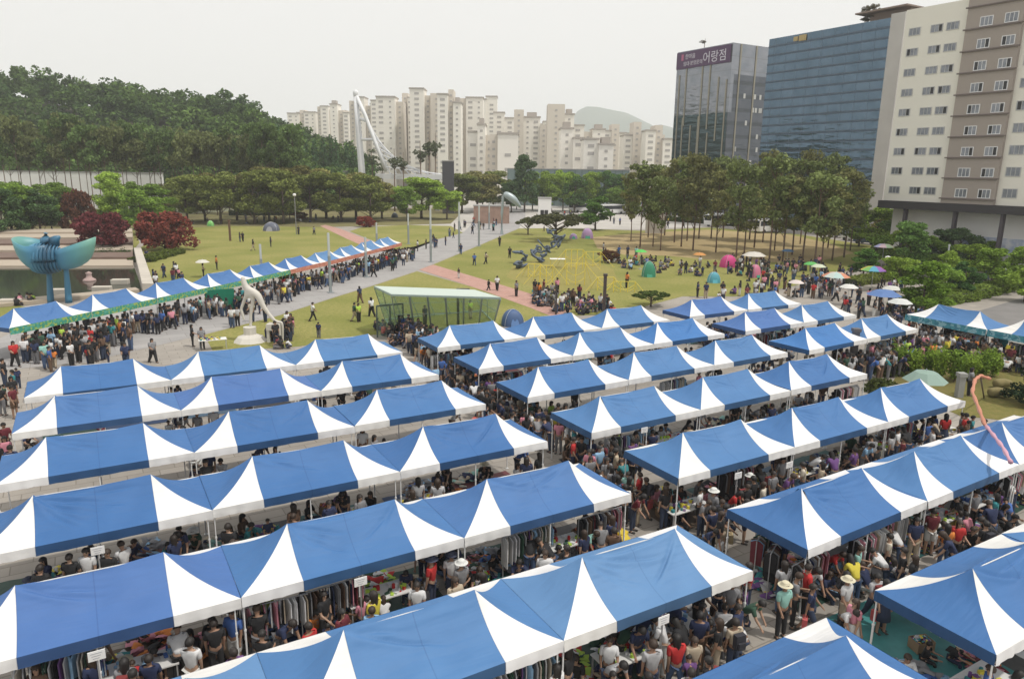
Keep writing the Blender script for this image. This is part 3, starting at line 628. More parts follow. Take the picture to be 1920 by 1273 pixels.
# ------------------------------------------------------------------ blue hill far behind
mb = MB(); pr = [(1000, 262), (1040, 240), (1068, 224), (1085, 207), (1100, 200), (1120, 201), (1150, 207), (1175, 212), (1200, 224), (1225, 236), (1240, 234), (1262, 240), (1300, 250), (1340, 262)]
Yh = 3600.; n_ = len(pr); V = []; F = []
rh = random.Random(3)
ridge = [D(u, v, Yh) for u, v in pr]
for r_i, (k, dy) in enumerate([(0, -900), (.35, -520), (.75, -200), (1, 0), (.6, 350), (0, 700)]):
    for i in range(n_): V.append((ridge[i].x + rh.uniform(-25, 25) * (k < 1), Yh + dy + rh.uniform(-40, 40) * (0 < k < 1), ridge[i].z * k * (1 + (rh.uniform(-.12, .12) if 0 < k < 1 else 0)) - (2 if k == 0 else 0)))
for r_i in range(5):
    for i in range(n_ - 1): a = r_i * n_ + i; F.append((a, a + 1, a + n_ + 1, a + n_))
mb.add(V, F); struct(build(mb, 'hill', mat('hill_forest', (.05, .085, .05), 1, noise=(.01, .8, (.08, .11, .06))), smooth=True))
# ------------------------------------------------------------------ trees and plants
LEAF = mat('foliage', objcol=True, rough=.85, rnd=.14, rndisl=.42, trans=.25, spec=.2)
BARK = mat('bark', (.115, .085, .062), .95, noise=(3, .5, (.08, .06, .05))); BARKR = mat('pine_bark', (.175, .115, .08), .95, noise=(2, .5, (.11, .08, .06)))
def leafquads(cen, size, r_, flat=0.0):
    """one small folded leaf clump quad per centre"""
    n = len(cen); a = r_.normal(size=(n, 3)); a[:, 2] *= (1 - flat); a /= np.linalg.norm(a, axis=1)[:, None]
    b = r_.normal(size=(n, 3)); b[:, 2] *= (1 - flat * .7); b -= (a * b).sum(1)[:, None] * a; b /= np.linalg.norm(b, axis=1)[:, None]
    s = size * r_.uniform(.6, 1.35, size=(n, 1)); a *= s; b *= s * .7
    return np.stack([cen - a, cen - b * .8, cen + a, cen + b], 1).reshape(-1, 3)
def quadmesh(name, V, m):
    n = len(V) // 4; me = bpy.data.meshes.new(name); me.vertices.add(n * 4); me.loops.add(n * 4); me.polygons.add(n)
    me.vertices.foreach_set('co', V.astype(np.float32).ravel()); me.loops.foreach_set('vertex_index', np.arange(n * 4, dtype=np.int32))
    me.polygons.foreach_set('loop_start', np.arange(0, n * 4, 4, dtype=np.int32)); me.polygons.foreach_set('loop_total', np.full(n, 4, dtype=np.int32)); me.materials.append(m); me.update(); me.validate(); return me
def clumps(r_, kind):
    """(centre, radii) of the leaf masses of a tree ten metres tall"""
    out = []
    if kind == 'pine':
        for i in range(27):
            h = r_.uniform(3.5, 9.7); k = 1 - abs(h - 7.0) / 5.6; rr = r_.uniform(.2, 1) * 3.1 * k; a = r_.uniform(0, 6.28)
            out.append(((rr * math.cos(a), rr * math.sin(a), h), (r_.uniform(.55, 1.15), r_.uniform(.55, 1.15), r_.uniform(.35, .75))))
    elif kind == 'tallpine':
        for i in range(20):
            h = r_.uniform(6.0, 9.7); k = 1 - abs(h - 7.6) / 4; rr = r_.uniform(.2, 1) * 3.0 * k; a = r_.uniform(0, 6.28)
            out.append(((rr * math.cos(a), rr * math.sin(a), h), (r_.uniform(.55, 1.15), r_.uniform(.55, 1.15), r_.uniform(.35, .65))))
    elif kind == 'broad':
        for i in range(26):
            h = r_.uniform(2.6, 9.2); k = math.sqrt(max(.05, 1 - ((h - 5.4) / 4.4) ** 2)); rr = math.sqrt(r_.uniform(.1, 1)) * 3.1 * k; a = r_.uniform(0, 6.28)
            out.append(((rr * math.cos(a), rr * math.sin(a), h), (r_.uniform(.9, 1.5), r_.uniform(.9, 1.5), r_.uniform(.6, 1.0))))
    elif kind == 'layer':
        for i in range(22):
            h = 3 + (i % 5) * 1.45 + r_.uniform(-.7, .7); k = 1.05 - (h - 3) / 8.5; rr = r_.uniform(.35, 1) * 3.6 * k; a = r_.uniform(0, 6.28)
            out.append(((rr * math.cos(a), rr * math.sin(a), h), (r_.uniform(.9, 1.6), r_.uniform(.9, 1.6), r_.uniform(.55, .95))))
    elif kind == 'dome':
        for i in range(30):
            h = r_.uniform(1.4, 8.6); k = math.sqrt(max(.05, 1 - ((h - 2.6) / 7.2) ** 2)); rr = math.sqrt(r_.uniform(.15, 1)) * 6.2 * k; a = r_.uniform(0, 6.28)
            out.append(((rr * math.cos(a), rr * math.sin(a), h), (r_.uniform(1.5, 2.3), r_.uniform(1.5, 2.3), r_.uniform(1.0, 1.5))))
    elif kind == 'umbrella':
        for i in range(34):
            rr = math.sqrt(r_.uniform(0, 1)) * 8.4; a = r_.uniform(0, 6.28); h = 8.3 - .022 * rr * rr + r_.uniform(-.8, .4)
            out.append(((rr * math.cos(a), rr * math.sin(a) * .8, h), (r_.uniform(1.4, 2.2), r_.uniform(1.4, 2.2), r_.uniform(.6, 1.0))))
    elif kind == 'slender':
        for i in range(18):
            h = 1.8 + i * .44; k = 1.0 - (h / 11) ** 1.6; rr = r_.uniform(.1, 1) * 1.15 * k; a = r_.uniform(0, 6.28)
            out.append(((rr * math.cos(a), rr * math.sin(a), h), (r_.uniform(.6, 1) * (k + .3), r_.uniform(.6, 1) * (k + .3), r_.uniform(.5, .8))))
    elif kind == 'wispy':
        for i in range(7):
            h = r_.uniform(6.6, 9.5); rr = r_.uniform(.1, 1) * 1.2; a = r_.uniform(0, 6.28)
            out.append(((rr * math.cos(a), rr * math.sin(a), h), (r_.uniform(.4, .8), r_.uniform(.4, .8), r_.uniform(.2, .4))))
    elif kind == 'cone':
        for i in range(40):
            h = .6 + i * .22; k = 1 - h / 10.2; rr = r_.uniform(.5, 1) * 3.1 * k; a = r_.uniform(0, 6.28)
            out.append(((rr * math.cos(a), rr * math.sin(a), h), (r_.uniform(.7, 1.1), r_.uniform(.7, 1.1), r_.uniform(.4, .7))))
    return out
SPEC = dict(tallpine=(150, .21, .4, BARKR, .075, 5), pine=(135, .21, .45, BARKR, .10, 5), broad=(210, .21, .15, BARK, .17, 3), layer=(190, .21, .3, BARK, .17, 3), dome=(150, .42, .1, BARK, .5, 1.2), umbrella=(170, .40, .4, BARK, .45, 5), slender=(120, .22, .2, BARK, .14, 2), wispy=(60, .16, .3, BARKR, .11, 7), cone=(120, .20, .1, BARK, .2, .6))
def tree_template(kind, seed):
    r_ = np.random.default_rng(seed); npc, ls, flat, bark, tr, _ = SPEC[kind]; cl = clumps(r_, kind); P_ = []
    for c, rd in cl:
        n = int(npc * rd[0] * rd[1]) if kind in ('pine', 'tallpine', 'broad', 'layer', 'slender') else npc
        d = r_.normal(size=(n, 3)); d /= np.linalg.norm(d, axis=1)[:, None]; q = r_.uniform(.35, 1.05, size=(n, 1)) ** .6
        P_.append(np.array(c) + d * q * np.array(rd))
    P_ = np.concatenate(P_); crown = quadmesh('crown', leafquads(P_, ls, r_, flat), LEAF)
    mb = MB(); lean = r_.uniform(-.35, .35, 2) * (1 if kind in ('pine', 'wispy') else .4)
    top = 9.2 if kind in ('pine', 'tallpine', 'slender', 'wispy', 'cone') else (7 if kind != 'umbrella' else 7.2)
    if kind == 'dome': top = 4
    pts = [Vector((lean[0] * math.sin(k * 2.2) * k, lean[1] * math.sin(k * 1.7) * k, top * k - .05)) for k in [i / 6 for i in range(7)]]
    mb.tube(pts, [tr * (1.25 - .85 * i / 6) for i in range(7)], 7)
    for c, rd in cl[::2]:
        k = min(.92, max(.15, (c[2] - (1.2 if kind != 'dome' else .6) - .4 * math.hypot(c[0], c[1])) / top)); i = min(5, int(k * 6)); a = pts[i].lerp(pts[i + 1], k * 6 - i)
        b = Vector(c); m_ = a.lerp(b, .5) + Vector((0, 0, -.15)); mb.tube([a, m_, b], [tr * .42, tr * .26, tr * .10], 5)
    return crown, mb.mesh('trunk', bark, True)
TT = {k: [tree_template(k, 10 * i + j) for j in range(n)] for i, (k, n) in enumerate(dict(pine=5, tallpine=4, broad=4, layer=3, dome=2, umbrella=1, slender=3, wispy=2, cone=1).items())}
rt = random.Random(21); NATW = dict(pine=6.6, tallpine=6.4, broad=8.2, layer=9, dome=15.5, umbrella=20, slender=3.6, wispy=3.4, cone=7)
def plant_tree(kind, name, loc, H, Wd, col, lab, cat, group):
    t = thing(name, lab, cat, loc, rt.uniform(0, 6.28), group); c, k = rt.choice(TT[kind]); sx_ = Wd / NATW[kind]
    for nm, me in (('crown', c), ('trunk', k)):
        o = link(nm, me, t); o.scale = (sx_, sx_, H / 10); 
        if nm == 'crown': q_ = .78 if kind in ('tallpine', 'slender', 'wispy') else (.90 if kind == 'pine' else .95); o.color = (col[0] * q_, col[1] * q_, col[2] * q_, 1)
    return t
def tree_px(kind, name, u, vb, vt, wpx, col, lab, cat='tree', group=None, Y=None):
    if Y is None and vb < 382 and 950 < u < 1185: Y = 236 + (vb - 350) * -.6
    b = G(u, vb) if Y is None else Vector((D(u, 300, Y).x, Y, 0))
    H = zpix(b, vt); Wd = wpx / FPX * (b.y + 2); jit = 1 + rt.uniform(-.12, .12)
    return plant_tree(kind, name, b, H, Wd, tuple(c * jit for c in col), lab, cat, group)
PINEC = (.19, .235, .08); PINEO = (.235, .24, .09); GRN = (.19, .30, .05); LGR = (.30, .43, .065); DGR = (.085, .15, .055); REDL = (.16, .04, .045)
# grove of tall pines in front of the office towers
gr = [(1200, 465, 305, 62), (1224, 463, 318, 50), (1238, 470, 330, 50), (1264, 455, 296, 60), (1277, 463, 300, 66), (1299, 470, 287, 70), (1333, 448, 300, 60), (1342, 474, 318, 62), (1380, 483, 298, 70), (1414, 465, 310, 66), (1442, 491, 292, 76), (1467, 491, 330, 70), (1504, 491, 300, 80), (1527, 498, 318, 84), (1540, 496, 345, 70), (1582, 483, 318, 74), (1310, 448, 322, 60), (1355, 446, 292, 60), (1405, 450, 318, 64), (1430, 455, 284, 56), (1470, 455, 296, 66), (1500, 458, 280, 50), (1552, 465, 290, 60), (1594, 470, 345, 56), (1183, 452, 322, 44), (1215, 446, 310, 56), (1246, 442, 312, 60), (1560, 489, 352, 70), (1485, 478, 340, 74), (1395, 478, 350, 66), (1288, 452, 330, 56), (1452, 470, 345, 60)]
gr.sort()
for i, (u, vb, vt, wp) in enumerate(gr):
    tree_px('pine', 'pine_tree', u, vb, vt, wp * 1.25, PINEC if i % 3 else PINEO, f"tall bare-trunked pine, {ordlr(i, len(gr))} of the grove by the office towers", 'pine tree', 'pine grove before the office towers')
# olive pines behind the left lawn
gl = [(352, 418, 328, 70), (385, 415, 322, 72), (415, 420, 318, 76), (445, 414, 320, 72), (478, 420, 316, 78), (505, 415, 312, 76), (532, 420, 314, 84), (556, 412, 308, 76), (583, 416, 318, 84), (612, 410, 314, 84), (640, 416, 322, 84), (668, 411, 320, 84), (695, 416, 325, 76), (716, 410, 330, 66), (330, 408, 330, 60), (866, 400, 325, 70), (895, 398, 318, 76), (925, 396, 320, 66)]
gl.sort()
for i, (u, vb, vt, wp) in enumerate(gl):
    tree_px('broad', 'pine_tree', u, vb, vt, wp * 1.25, (.20, .235, .06) if i % 2 else (.24, .23, .075), f"spreading olive pine, {ordlr(i, len(gl))} along the far lawn edge", 'pine tree', 'olive pines behind the lawns')
# left bank of green trees
for i, (u, vb, vt, wp, c, kd, lab) in enumerate([
 (1020, 396, 350, 60, GRN, 'broad', 'bushy green tree on the far plaza left of the umbrella pine'), (1068, 390, 342, 56, DGR, 'broad', 'dark bushy tree on the far plaza behind the umbrella pine'), (1180, 402, 352, 52, GRN, 'broad', 'green tree on the far plaza beside the grove'), (905, 392, 350, 56, GRN, 'broad', 'green tree left of the brick planter'), (960, 380, 340, 50, DGR, 'broad', 'dark green tree right of the curved sculpture'), (1000, 358, 322, 44, LGR, 'broad', 'small light tree before the left part of the teal hall'), (1015, 352, 324, 36, GRN, 'broad', 'small green tree left of the dark street tree'), (970, 350, 324, 34, DGR, 'broad', 'small dark tree at the left corner of the teal hall'), (1135, 362, 318, 44, GRN, 'broad', 'green street tree before the right part of the teal hall'), (1072, 360, 322, 40, GRN, 'broad', 'green street tree before the middle of the teal hall'), (1192, 388, 335, 50, LGR, 'broad', 'light green tree at the left edge of the pine grove'), (1128, 384, 345, 44, DGR, 'broad', 'dark bushy tree above the minibuses'), (1680, 545, 478, 74, LGR, 'broad', 'bright bushy tree above the parasols'), (1762, 560, 492, 74, GRN, 'broad', 'leafy green tree between two others above the hedge'), (1880, 500, 438, 70, GRN, 'broad', 'green tree before the white ground storey near the right edge'), (1830, 490, 446, 60, (.12, .19, .06), 'broad', 'dusty small tree before the blue wall panel'), (1712, 470, 408, 70, GRN, 'broad', 'green tree covering the left end of the ground storey'), (1770, 545, 470, 60, LGR, 'layer', 'light layered tree beside the pale lamp post'), (1920, 566, 500, 70, LGR, 'broad', 'bright bush-like tree at the right end of the hedge'), (1685, 500, 430, 70, LGR, 'broad', 'light tree behind the bushy one above the parasols'), (1740, 505, 440, 72, GRN, 'broad', 'full green tree left of the pale lamp post'), (1815, 520, 455, 78, LGR, 'broad', 'full bright tree in the roadside row'), (1850, 510, 452, 60, GRN, 'layer', 'layered green tree in the roadside row'), (1640, 500, 440, 60, GRN, 'broad', 'green tree right behind the rainbow parasol'), (1610, 462, 395, 66, LGR, 'broad', 'light green tree hugging the right end of the grove'), (1905, 500, 450, 60, GRN, 'broad', 'green tree before the rightmost column'),
 (24, 446, 340, 96, GRN, 'broad', 'dense green tree second from the left edge above the pool'), (78, 446, 352, 84, DGR, 'broad', 'dense dark green tree right above the winged sculpture'), (120, 424, 346, 70, GRN, 'broad', 'green tree just left of the brown-leaved maple'), (268, 440, 352, 84, GRN, 'broad', 'dense green tree between the two red maples'), (8, 452, 352, 90, DGR, 'layer', 'dark layered tree cut by the left edge behind the pool steps'), (-12, 430, 335, 90, GRN, 'broad', 'green leafy tree half outside the left edge'),
 (62, 440, 345, 92, GRN, 'broad', 'broad mid-green tree above the winged sculpture'), (40, 415, 338, 90, (0.160, 0.240, 0.056), 'broad', 'green tree in front of the white wall at far left'), (98, 422, 340, 76, GRN, 'broad', 'green tree left of the dark brown maple'),
 (216, 415, 322, 70, LGR, 'broad', 'bright green tree rising in front of the white wall'), (212, 432, 358, 86, LGR, 'layer', 'yellow-green layered tree behind the left red maple'), (296, 430, 345, 92, GRN, 'layer', 'layered green tree behind the right red maple'),
 (255, 418, 340, 60, (0.160, 0.255, 0.042), 'layer', 'small green tree between the two layered green ones'), (790, 410, 332, 96, LGR, 'broad', 'bright green round tree at the end of the promenade'), (838, 412, 352, 64, LGR, 'broad', 'smaller bright green tree beside the round one'), (764, 414, 350, 60, GRN, 'broad', 'green tree left of the bright round tree'),
 (985, 375, 290, 70, DGR, 'layer', 'dark rounded pine in front of the lowest apartment house'), (1080, 375, 330, 52, (0.087, 0.165, 0.042), 'broad', 'dark green street tree beyond the far plaza'), (1116, 432, 368, 78, (0.116, 0.225, 0.042), 'layer', 'flat-topped green tree standing on the far plaza'),
 (1030, 365, 318, 50, LGR, 'broad', 'light green street tree in front of the teal wall'), (1058, 362, 316, 44, LGR, 'broad', 'light green street tree right of centre by the teal wall'), (1112, 365, 322, 46, LGR, 'broad', 'light green street tree under the slim apartment tower'), (1150, 366, 318, 50, (0.102, 0.210, 0.056), 'broad', 'deep green street tree left of the pine grove'), (1176, 372, 325, 50, GRN, 'broad', 'green street tree touching the pine grove'), (1100, 395, 345, 40, GRN, 'broad', 'small green tree by the parked vehicles'), (1152, 400, 352, 46, GRN, 'broad', 'small leafy tree beside the parked buses'),
 (1640, 470, 385, 76, LGR, 'broad', 'bright green tree right of the pine grove'), (1618, 522, 466, 70, (0.102, 0.210, 0.035), 'layer', 'low dark green tree beside the rainbow parasols'), (1736, 462, 398, 84, (0.102, 0.180, 0.063), 'layer', 'grey-green tree in front of the white ground storey'),
 (1700, 520, 415, 84, (0.116, 0.210, 0.049), 'broad', 'mid-green tree behind the hedge, left of the lamp'), (1728, 592, 490, 116, (0.189, 0.315, 0.035), 'layer', 'nearest bright green spreading tree by the hedge'), (1795, 505, 425, 80, (0.109, 0.180, 0.070), 'broad', 'dusty green tree below the cream building'), (1806, 560, 488, 60, (0.072, 0.150, 0.042), 'broad', 'narrow dark green tree standing in the hedge gap'),
 (1856, 545, 465, 104, (0.203, 0.315, 0.042), 'layer', 'bright spreading tree near the right edge'), (1908, 540, 462, 90, (0.217, 0.330, 0.049), 'layer', 'bright tree cut by the right edge'), (1668, 480, 410, 60, (0.131, 0.225, 0.056), 'broad', 'green tree beside the road, between grove and cream building'),
 (1762, 500, 430, 66, (0.102, 0.165, 0.070), 'layer', 'grey-green tree between the two parked rows'), (1655, 455, 400, 56, (0.348, 0.330, 0.084), 'broad', 'yellowing tree at the foot of the office block')]):
    tree_px(kd, 'leafy_tree', u, vb, vt, wp * 1.1, c, lab)
tree_px('dome', 'red_maple', 192, 472, 394, 118, REDL, 'dark purple-red maple, left of the two beyond the pool', 'maple'); tree_px('dome', 'red_maple', 312, 468, 394, 122, (.21, .055, .04), 'reddish maple, right of the two beside the lawn', 'maple')
tree_px('dome', 'red_maple', 150, 440, 350, 66, (.12, .05, .03), 'brown-leaved maple behind the left red maple', 'maple')
tree_px('umbrella', 'umbrella_pine', 1041, 452, 394, 128, (.10, .105, .045), 'low umbrella-shaped pine on the lawn mound', 'pine tree'); tree_px('umbrella', 'umbrella_pine', 990, 440, 405, 56, (.12, .13, .05), 'small flat pine beside the umbrella-shaped one', 'pine tree')
tree_px('umbrella', 'umbrella_pine', 1220, 575, 543, 82, (.09, .13, .03), 'small umbrella pine just behind the right block canopies', 'pine tree'); tree_px('dome', 'red_maple', 1142, 492, 468, 50, (.14, .06, .025), 'low rust-coloured bush on the yellow frame mound', 'bush')
tree_px('dome', 'red_maple', 562, 412, 397, 40, (.20, .05, .03), 'small red bush under the olive pines', 'bush'); tree_px('dome', 'red_maple', 686, 426, 405, 42, (.26, .05, .03), 'bright red bush beside the brick path', 'bush')
# tall pines in front of the long white wall
rp = random.Random(5); i = 0; us = []
for k in range(46): us.append(-40 + k * 13.2 + rp.uniform(-5, 5))
for i, u in enumerate(us):
    Y = rp.uniform(176, 200); vt = 225 + rp.uniform(-18, 34) + (u > 400) * 14
    tree_px('tallpine', 'pine_tree', u, 0, vt, rp.uniform(50, 72), (.15, .23, .07) if rp.random() < .6 else (.19, .22, .08), f"tall thin pine below the wooded hill, {ordlr(i, len(us))} of its row", 'pine tree', 'tall pines below the wooded hill', Y=Y)
for i in range(13):
    u = 478 + i * 15.5 + rp.uniform(-4, 4); tree_px('slender', 'conifer', u, 0, 222 + i * 3.2 + rp.uniform(-10, 14), rp.uniform(26, 40), (.08, .16, .06), f"slender dark conifer, {onat(i)} from the left before the faint apartments", 'conifer', 'slender conifers left of the pylon', Y=rp.uniform(235, 255))
for i, (u, vt, wp) in enumerate([(738, 268, 40), (756, 275, 36), (790, 252, 40), (803, 232, 40), (815, 236, 34), (698, 276, 34), (716, 292, 36)]):
    tree_px('wispy', 'pine_tree', u, 0, vt, wp, (.14, .17, .09), ['thin sparse pine right of the pylon legs', 'low sparse pine left of the bridge cables', 'wispy pine with a tufted ball crown before the apartments', 'tallest wispy pine before the apartments', 'wispy pine just right of the tallest one', 'sparse pine between the pylon legs', 'second sparse pine behind the pylon'][i], 'pine tree', Y=215 + i * 3)
# wooded hill: ground plus a wood that reads as one mass
hp = [(-900, 150), (-500, 135), (-250, 128), (0, 138), (60, 134), (130, 152), (200, 156), (300, 172), (380, 188), (430, 182), (450, 190), (475, 218), (540, 244), (600, 262), (660, 288), (720, 305)]
def hill_top(u): 
    for (a, va), (b, vb_) in zip(hp, hp[1:]):
        if a <= u <= b: return va + (vb_ - va) * (u - a) / (b - a)
    return 305
V = []; F = []; NU = 60; NV = 8
HG = {}
for i in range(NU + 1):
    u = -900 + 1620 * i / NU
    for j in range(NV + 1):
        k = j / NV; Y = 222 + 150 * k; x = D(u, 300, Y).x
        crest = max(0.0, D(u, hill_top(u), 330).z - 10.5); z = crest * math.sin(min(k / .72, 1) * math.pi / 2) ** 1.1 if k < .72 else crest * (1 - .25 * (k - .72))
        V.append((x, Y, max(z, 0) - .02)); HG[(i, j)] = V[-1]
for i in range(NU):
    for j in range(NV): a = i * (NV + 1) + j; F.append((a, a + NV + 1, a + NV + 2, a + 1))
mb = MB(); mb.add(V, F); struct(build(mb, 'wooded_hill_ground', mat('forest_floor', (.05, .05, .025), 1), smooth=True))
rw_ = np.random.default_rng(77); Q = []
cents = []
for i in range(760):
    ii = rw_.uniform(11, NU - 1); jj = rw_.uniform(-.0, 7.2) if i % 5 else rw_.uniform(0, .8); a = HG[(int(ii), int(jj))]; b = HG[(int(ii) + 1, int(jj) + 1)]; fi, fj = ii % 1, jj % 1
    x = a[0] + (b[0] - a[0]) * fi; y = a[1] + (b[1] - a[1]) * fj; z = HG[(int(ii), int(jj))][2] * (1 - fj) + HG[(int(ii), int(jj) + 1)][2] * fj
    h = rw_.uniform(7.5, 14); wd = rw_.uniform(3.4, 7.2); sub = []
    for k in range(9):
        d = rw_.normal(size=3); d /= np.linalg.norm(d); sub.append((np.array([x, y, z + h * .60]) + d * np.array([wd * .62, wd * .62, h * .30]), rw_.uniform(1.2, 2.5)))
    for c, r0 in sub:
        n = 44; d = rw_.normal(size=(n, 3)); d /= np.linalg.norm(d, axis=1)[:, None]; Q.append(c + d * r0 * rw_.uniform(.55, 1.1, size=(n, 1)) * np.array([1.1, 1.1, .8]))
Q = np.concatenate(Q); half = len(Q) // 2
mw = mat('wood_foliage', (.125, .20, .045), .9, noise=(.05, .9, (.045, .085, .03)), rndisl=.4, trans=.2, spec=.15)
wo_ = link('woodland', quadmesh('woodland', leafquads(Q, .66, rw_, .2), mw)); tag(wo_, 'dense green wood covering the hillside at the left', 'woodland', kind='stuff')
# hedges and shrubs
def hedge(name, pts, wd, h, col, lab, seed=1, cat='hedge', leaf=.09, dens=260):
    r_ = np.random.default_rng(seed); P_ = []; core = MB()
    for (a, b) in zip(pts, pts[1:]):
        a, b = Vector(a), Vector(b); L_ = (b - a).length; n = int(L_ * dens); t = r_.uniform(0, 1, n); nrm = Vector((-(b - a).y, (b - a).x, 0)).normalized()
        th = r_.uniform(-.25, math.pi + .25, n); o = np.cos(th) * wd / 2 * (1 + .12 * np.sin(t * L_ * 2.1)); z = np.maximum(.02, h * (.35 + .62 * np.abs(np.sin(th)) ** .6)) * (1 + .08 * np.sin(t * L_ * 3.3 + 1)) * r_.uniform(.75, 1.05, n); z = np.where(np.abs(np.cos(th)) > .93, r_.uniform(.02, h * .75, n), z)
        P_.append(np.stack([a.x + (b.x - a.x) * t + nrm.x * o, a.y + (b.y - a.y) * t + nrm.y * o, z], 1))
        core.beam(a + Vector((0, 0, h * .42)), b + Vector((0, 0, h * .42)), wd * .78, h * .8) if False else None
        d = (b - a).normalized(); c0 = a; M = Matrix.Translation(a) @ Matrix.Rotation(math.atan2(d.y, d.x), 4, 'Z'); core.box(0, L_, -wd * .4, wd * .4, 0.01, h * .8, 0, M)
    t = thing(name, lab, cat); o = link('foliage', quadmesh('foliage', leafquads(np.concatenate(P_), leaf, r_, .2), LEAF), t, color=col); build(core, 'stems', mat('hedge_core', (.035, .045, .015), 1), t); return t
hedge('hedge', [G(1690, 588), G(1730, 572), G(1800, 563), G(1870, 545), G(1925, 530), G(1990, 512)], 2.6, 1.1, (.20, .28, .05), 'long clipped green hedge running to the right edge', 1, leaf=.14, dens=420)
hedge('hedge', [G(1590, 535), G(1640, 528), G(1700, 508)], 2.2, .9, (.20, .24, .05), 'short olive hedge behind the rainbow parasol', 2, leaf=.14, dens=300)
hedge('hedge', [G(1240, 414), G(1330, 420), G(1440, 430)], 2, 1.2, (.05, .08, .02), 'dark low hedge behind the pine trunks', 3, leaf=.22, dens=160)
hedge('hedge', [G(430, 404), G(560, 404)], 2, 1.3, (.07, .10, .03), 'dark hedge between the olive pine trunks', 6, leaf=.22, dens=120)
hedge('hedge', [G(262, 492), G(330, 474)], 3, .6, (.10, .13, .02), 'low green border at the foot of the right red maple', 7, leaf=.2, dens=200); hedge('hedge', [G(150, 478), G(250, 478)], 3, .8, (.05, .08, .02), 'low dark border under the left red maple', 8, leaf=.2, dens=200)
rb = np.random.default_rng(8)
for i, (u, v, h, wd) in enumerate([(1688, 700, 2.0, 1.5), (1712, 704, 1.7, 1.6), (1738, 704, 1.7, 1.5), (1762, 712, 2.1, 1.6), (1788, 716, 2.2, 1.7), (1812, 712, 1.7, 1.6), (1838, 708, 1.9, 1.6), (1862, 706, 1.5, 1.4)]):
    b = G(u, v); P_ = []
    for s_ in range(34):
        a = rb.uniform(0, 6.28); l = rb.uniform(.0, 1) * wd * .5; tip = np.array([math.cos(a) * l, math.sin(a) * l, h * rb.uniform(.6, 1.05)]); k = rb.uniform(.2, 1, size=(40, 1)); P_.append(tip * k + rb.normal(size=(40, 3)) * .09)
    t = thing('garden_shrub', f"upright feathery green shrub, {onat(i)} from the left in the garden bed", 'shrub', b, 0, 'upright shrubs in the garden bed')
    link('foliage', quadmesh('foliage', leafquads(np.concatenate(P_), .085, rb, 0), LEAF), t, color=(.22, .32, .045) if i % 2 else (.16, .25, .035)); mb = MB()
    for s_ in range(8): a = s_ * .8; mb.tube([(0, 0, 0), (math.cos(a) * wd * .3, math.sin(a) * wd * .3, h * .75)], [.02, .006], 5)
    build(mb, 'stem', BARK, t)
plant_tree('cone', 'conifer', G(1935, 760), 3.9, 3.4, (.022, .045, .018), 'very dark dense conifer cut by the right edge in the garden', 'conifer', None)
rb2 = np.random.default_rng(5)
for i, (u, v, lab, c) in enumerate([(1660, 700, 'low round shrub left of the upright ones', (.09, .12, .03)), (1715, 596, 'low clipped shrub at the corner of the turquoise row', (.13, .18, .03)), (540, 522, 'low dark shrub behind the food stalls', (.08, .11, .02)), (1655, 735, 'small shrub at the end of the fourth row', (.08, .10, .025))]):
    n = 900; d = rb2.normal(size=(n, 3)); d /= np.linalg.norm(d, axis=1)[:, None]; d[:, 2] = np.abs(d[:, 2]); P_ = d * np.array([1.1, 1.1, .8]) * rb2.uniform(.6, 1, size=(n, 1)); t = thing('low_shrub', lab, 'shrub', G(u, v)); link('foliage', quadmesh('foliage', leafquads(P_, .12, rb2), LEAF), t, color=c)
    mb = MB(); mb.tube([(0, 0, 0), (.05, 0, .4)], [.05, .03], 6); build(mb, 'stem', BARK, t)
# ------------------------------------------------------------------ long wall, bridge pylon and other far structures
def wall_px(name, u0, u1, v, Y, lab, cat, m, th=1.0, z0=0, extra=None, Y1=None):
    a = D(u0, v, Y); b = D(u1, v, Y1 or Y); L_ = (Vector((b.x, b.y, 0)) - Vector((a.x, a.y, 0))).length
    t = thing(name, lab, cat, (a.x, a.y, 0), math.atan2(b.y - a.y, b.x - a.x)); mb = MB(); mb.box(0, L_, 0, th, z0, a.z); build(mb, 'wall', m, t)
    mb = MB(); mb.box(-.1, L_ + .1, -.1, th + .1, a.z + .003, a.z + .3); build(mb, 'coping', CONC, t); return t, L_, a.z
t, L_, h = wall_px('long_wall', -200, 302, 319.5, 211, 'long plain white wall behind the pine trunks at the left', 'wall', WHITEP)
t, L_, h = wall_px('teal_hall', 952, 1180, 317, 262, 'long low grey-teal glass-sided hall beyond the street trees', 'building', mat('teal_glass_wall', (.20, .265, .26), .35, .1, noise=(.15, .6, (.12, .16, .155))), th=16)
mb = MB()
for i in range(19): mb.box(i * L_ / 18 - .1, i * L_ / 18 + .1, -.16, -.003, 0, h - .02)
build(mb, 'mullion', mat('hall_mullion', (.10, .15, .15), .6), t)
wall_px('parapet_block', 600, 655, 322, 230, 'low grey roofed block left of the pylon foot', 'building', CONC, th=6)
t, L_, h = wall_px('dark_signboard', 829, 851, 303, 205, 'dark square structure standing among the far pines', 'billboard', mat('dark_board', (.055, .055, .065), .6), th=.6, z0=.2)
t, L_, h = wall_px('beige_block', 1213, 1247, 397, 150, 'plain beige block wall at the left edge of the pine grove', 'wall', mat('beige_block', (.52, .48, .43), .9), th=.8)
t, L_, h = wall_px('brick_planter', 888, 955, 387, 172, 'low brown brick planter beyond the promenade', 'planter', mat('brown_brick', (.36, .24, .19), .9, noise=(1, .5, None)), th=3)
t, L_, h = wall_px('service_kiosk', 1010, 1034, 373, 190, 'white kiosk with two dark doors on the far plaza', 'kiosk', WHITEP, th=4)
for k in (.3, .62):
    mb = MB(); mb.box(L_ * k - .45, L_ * k + .45, -.06, -.003, .1, 2.3); build(mb, 'door', DGL, t)
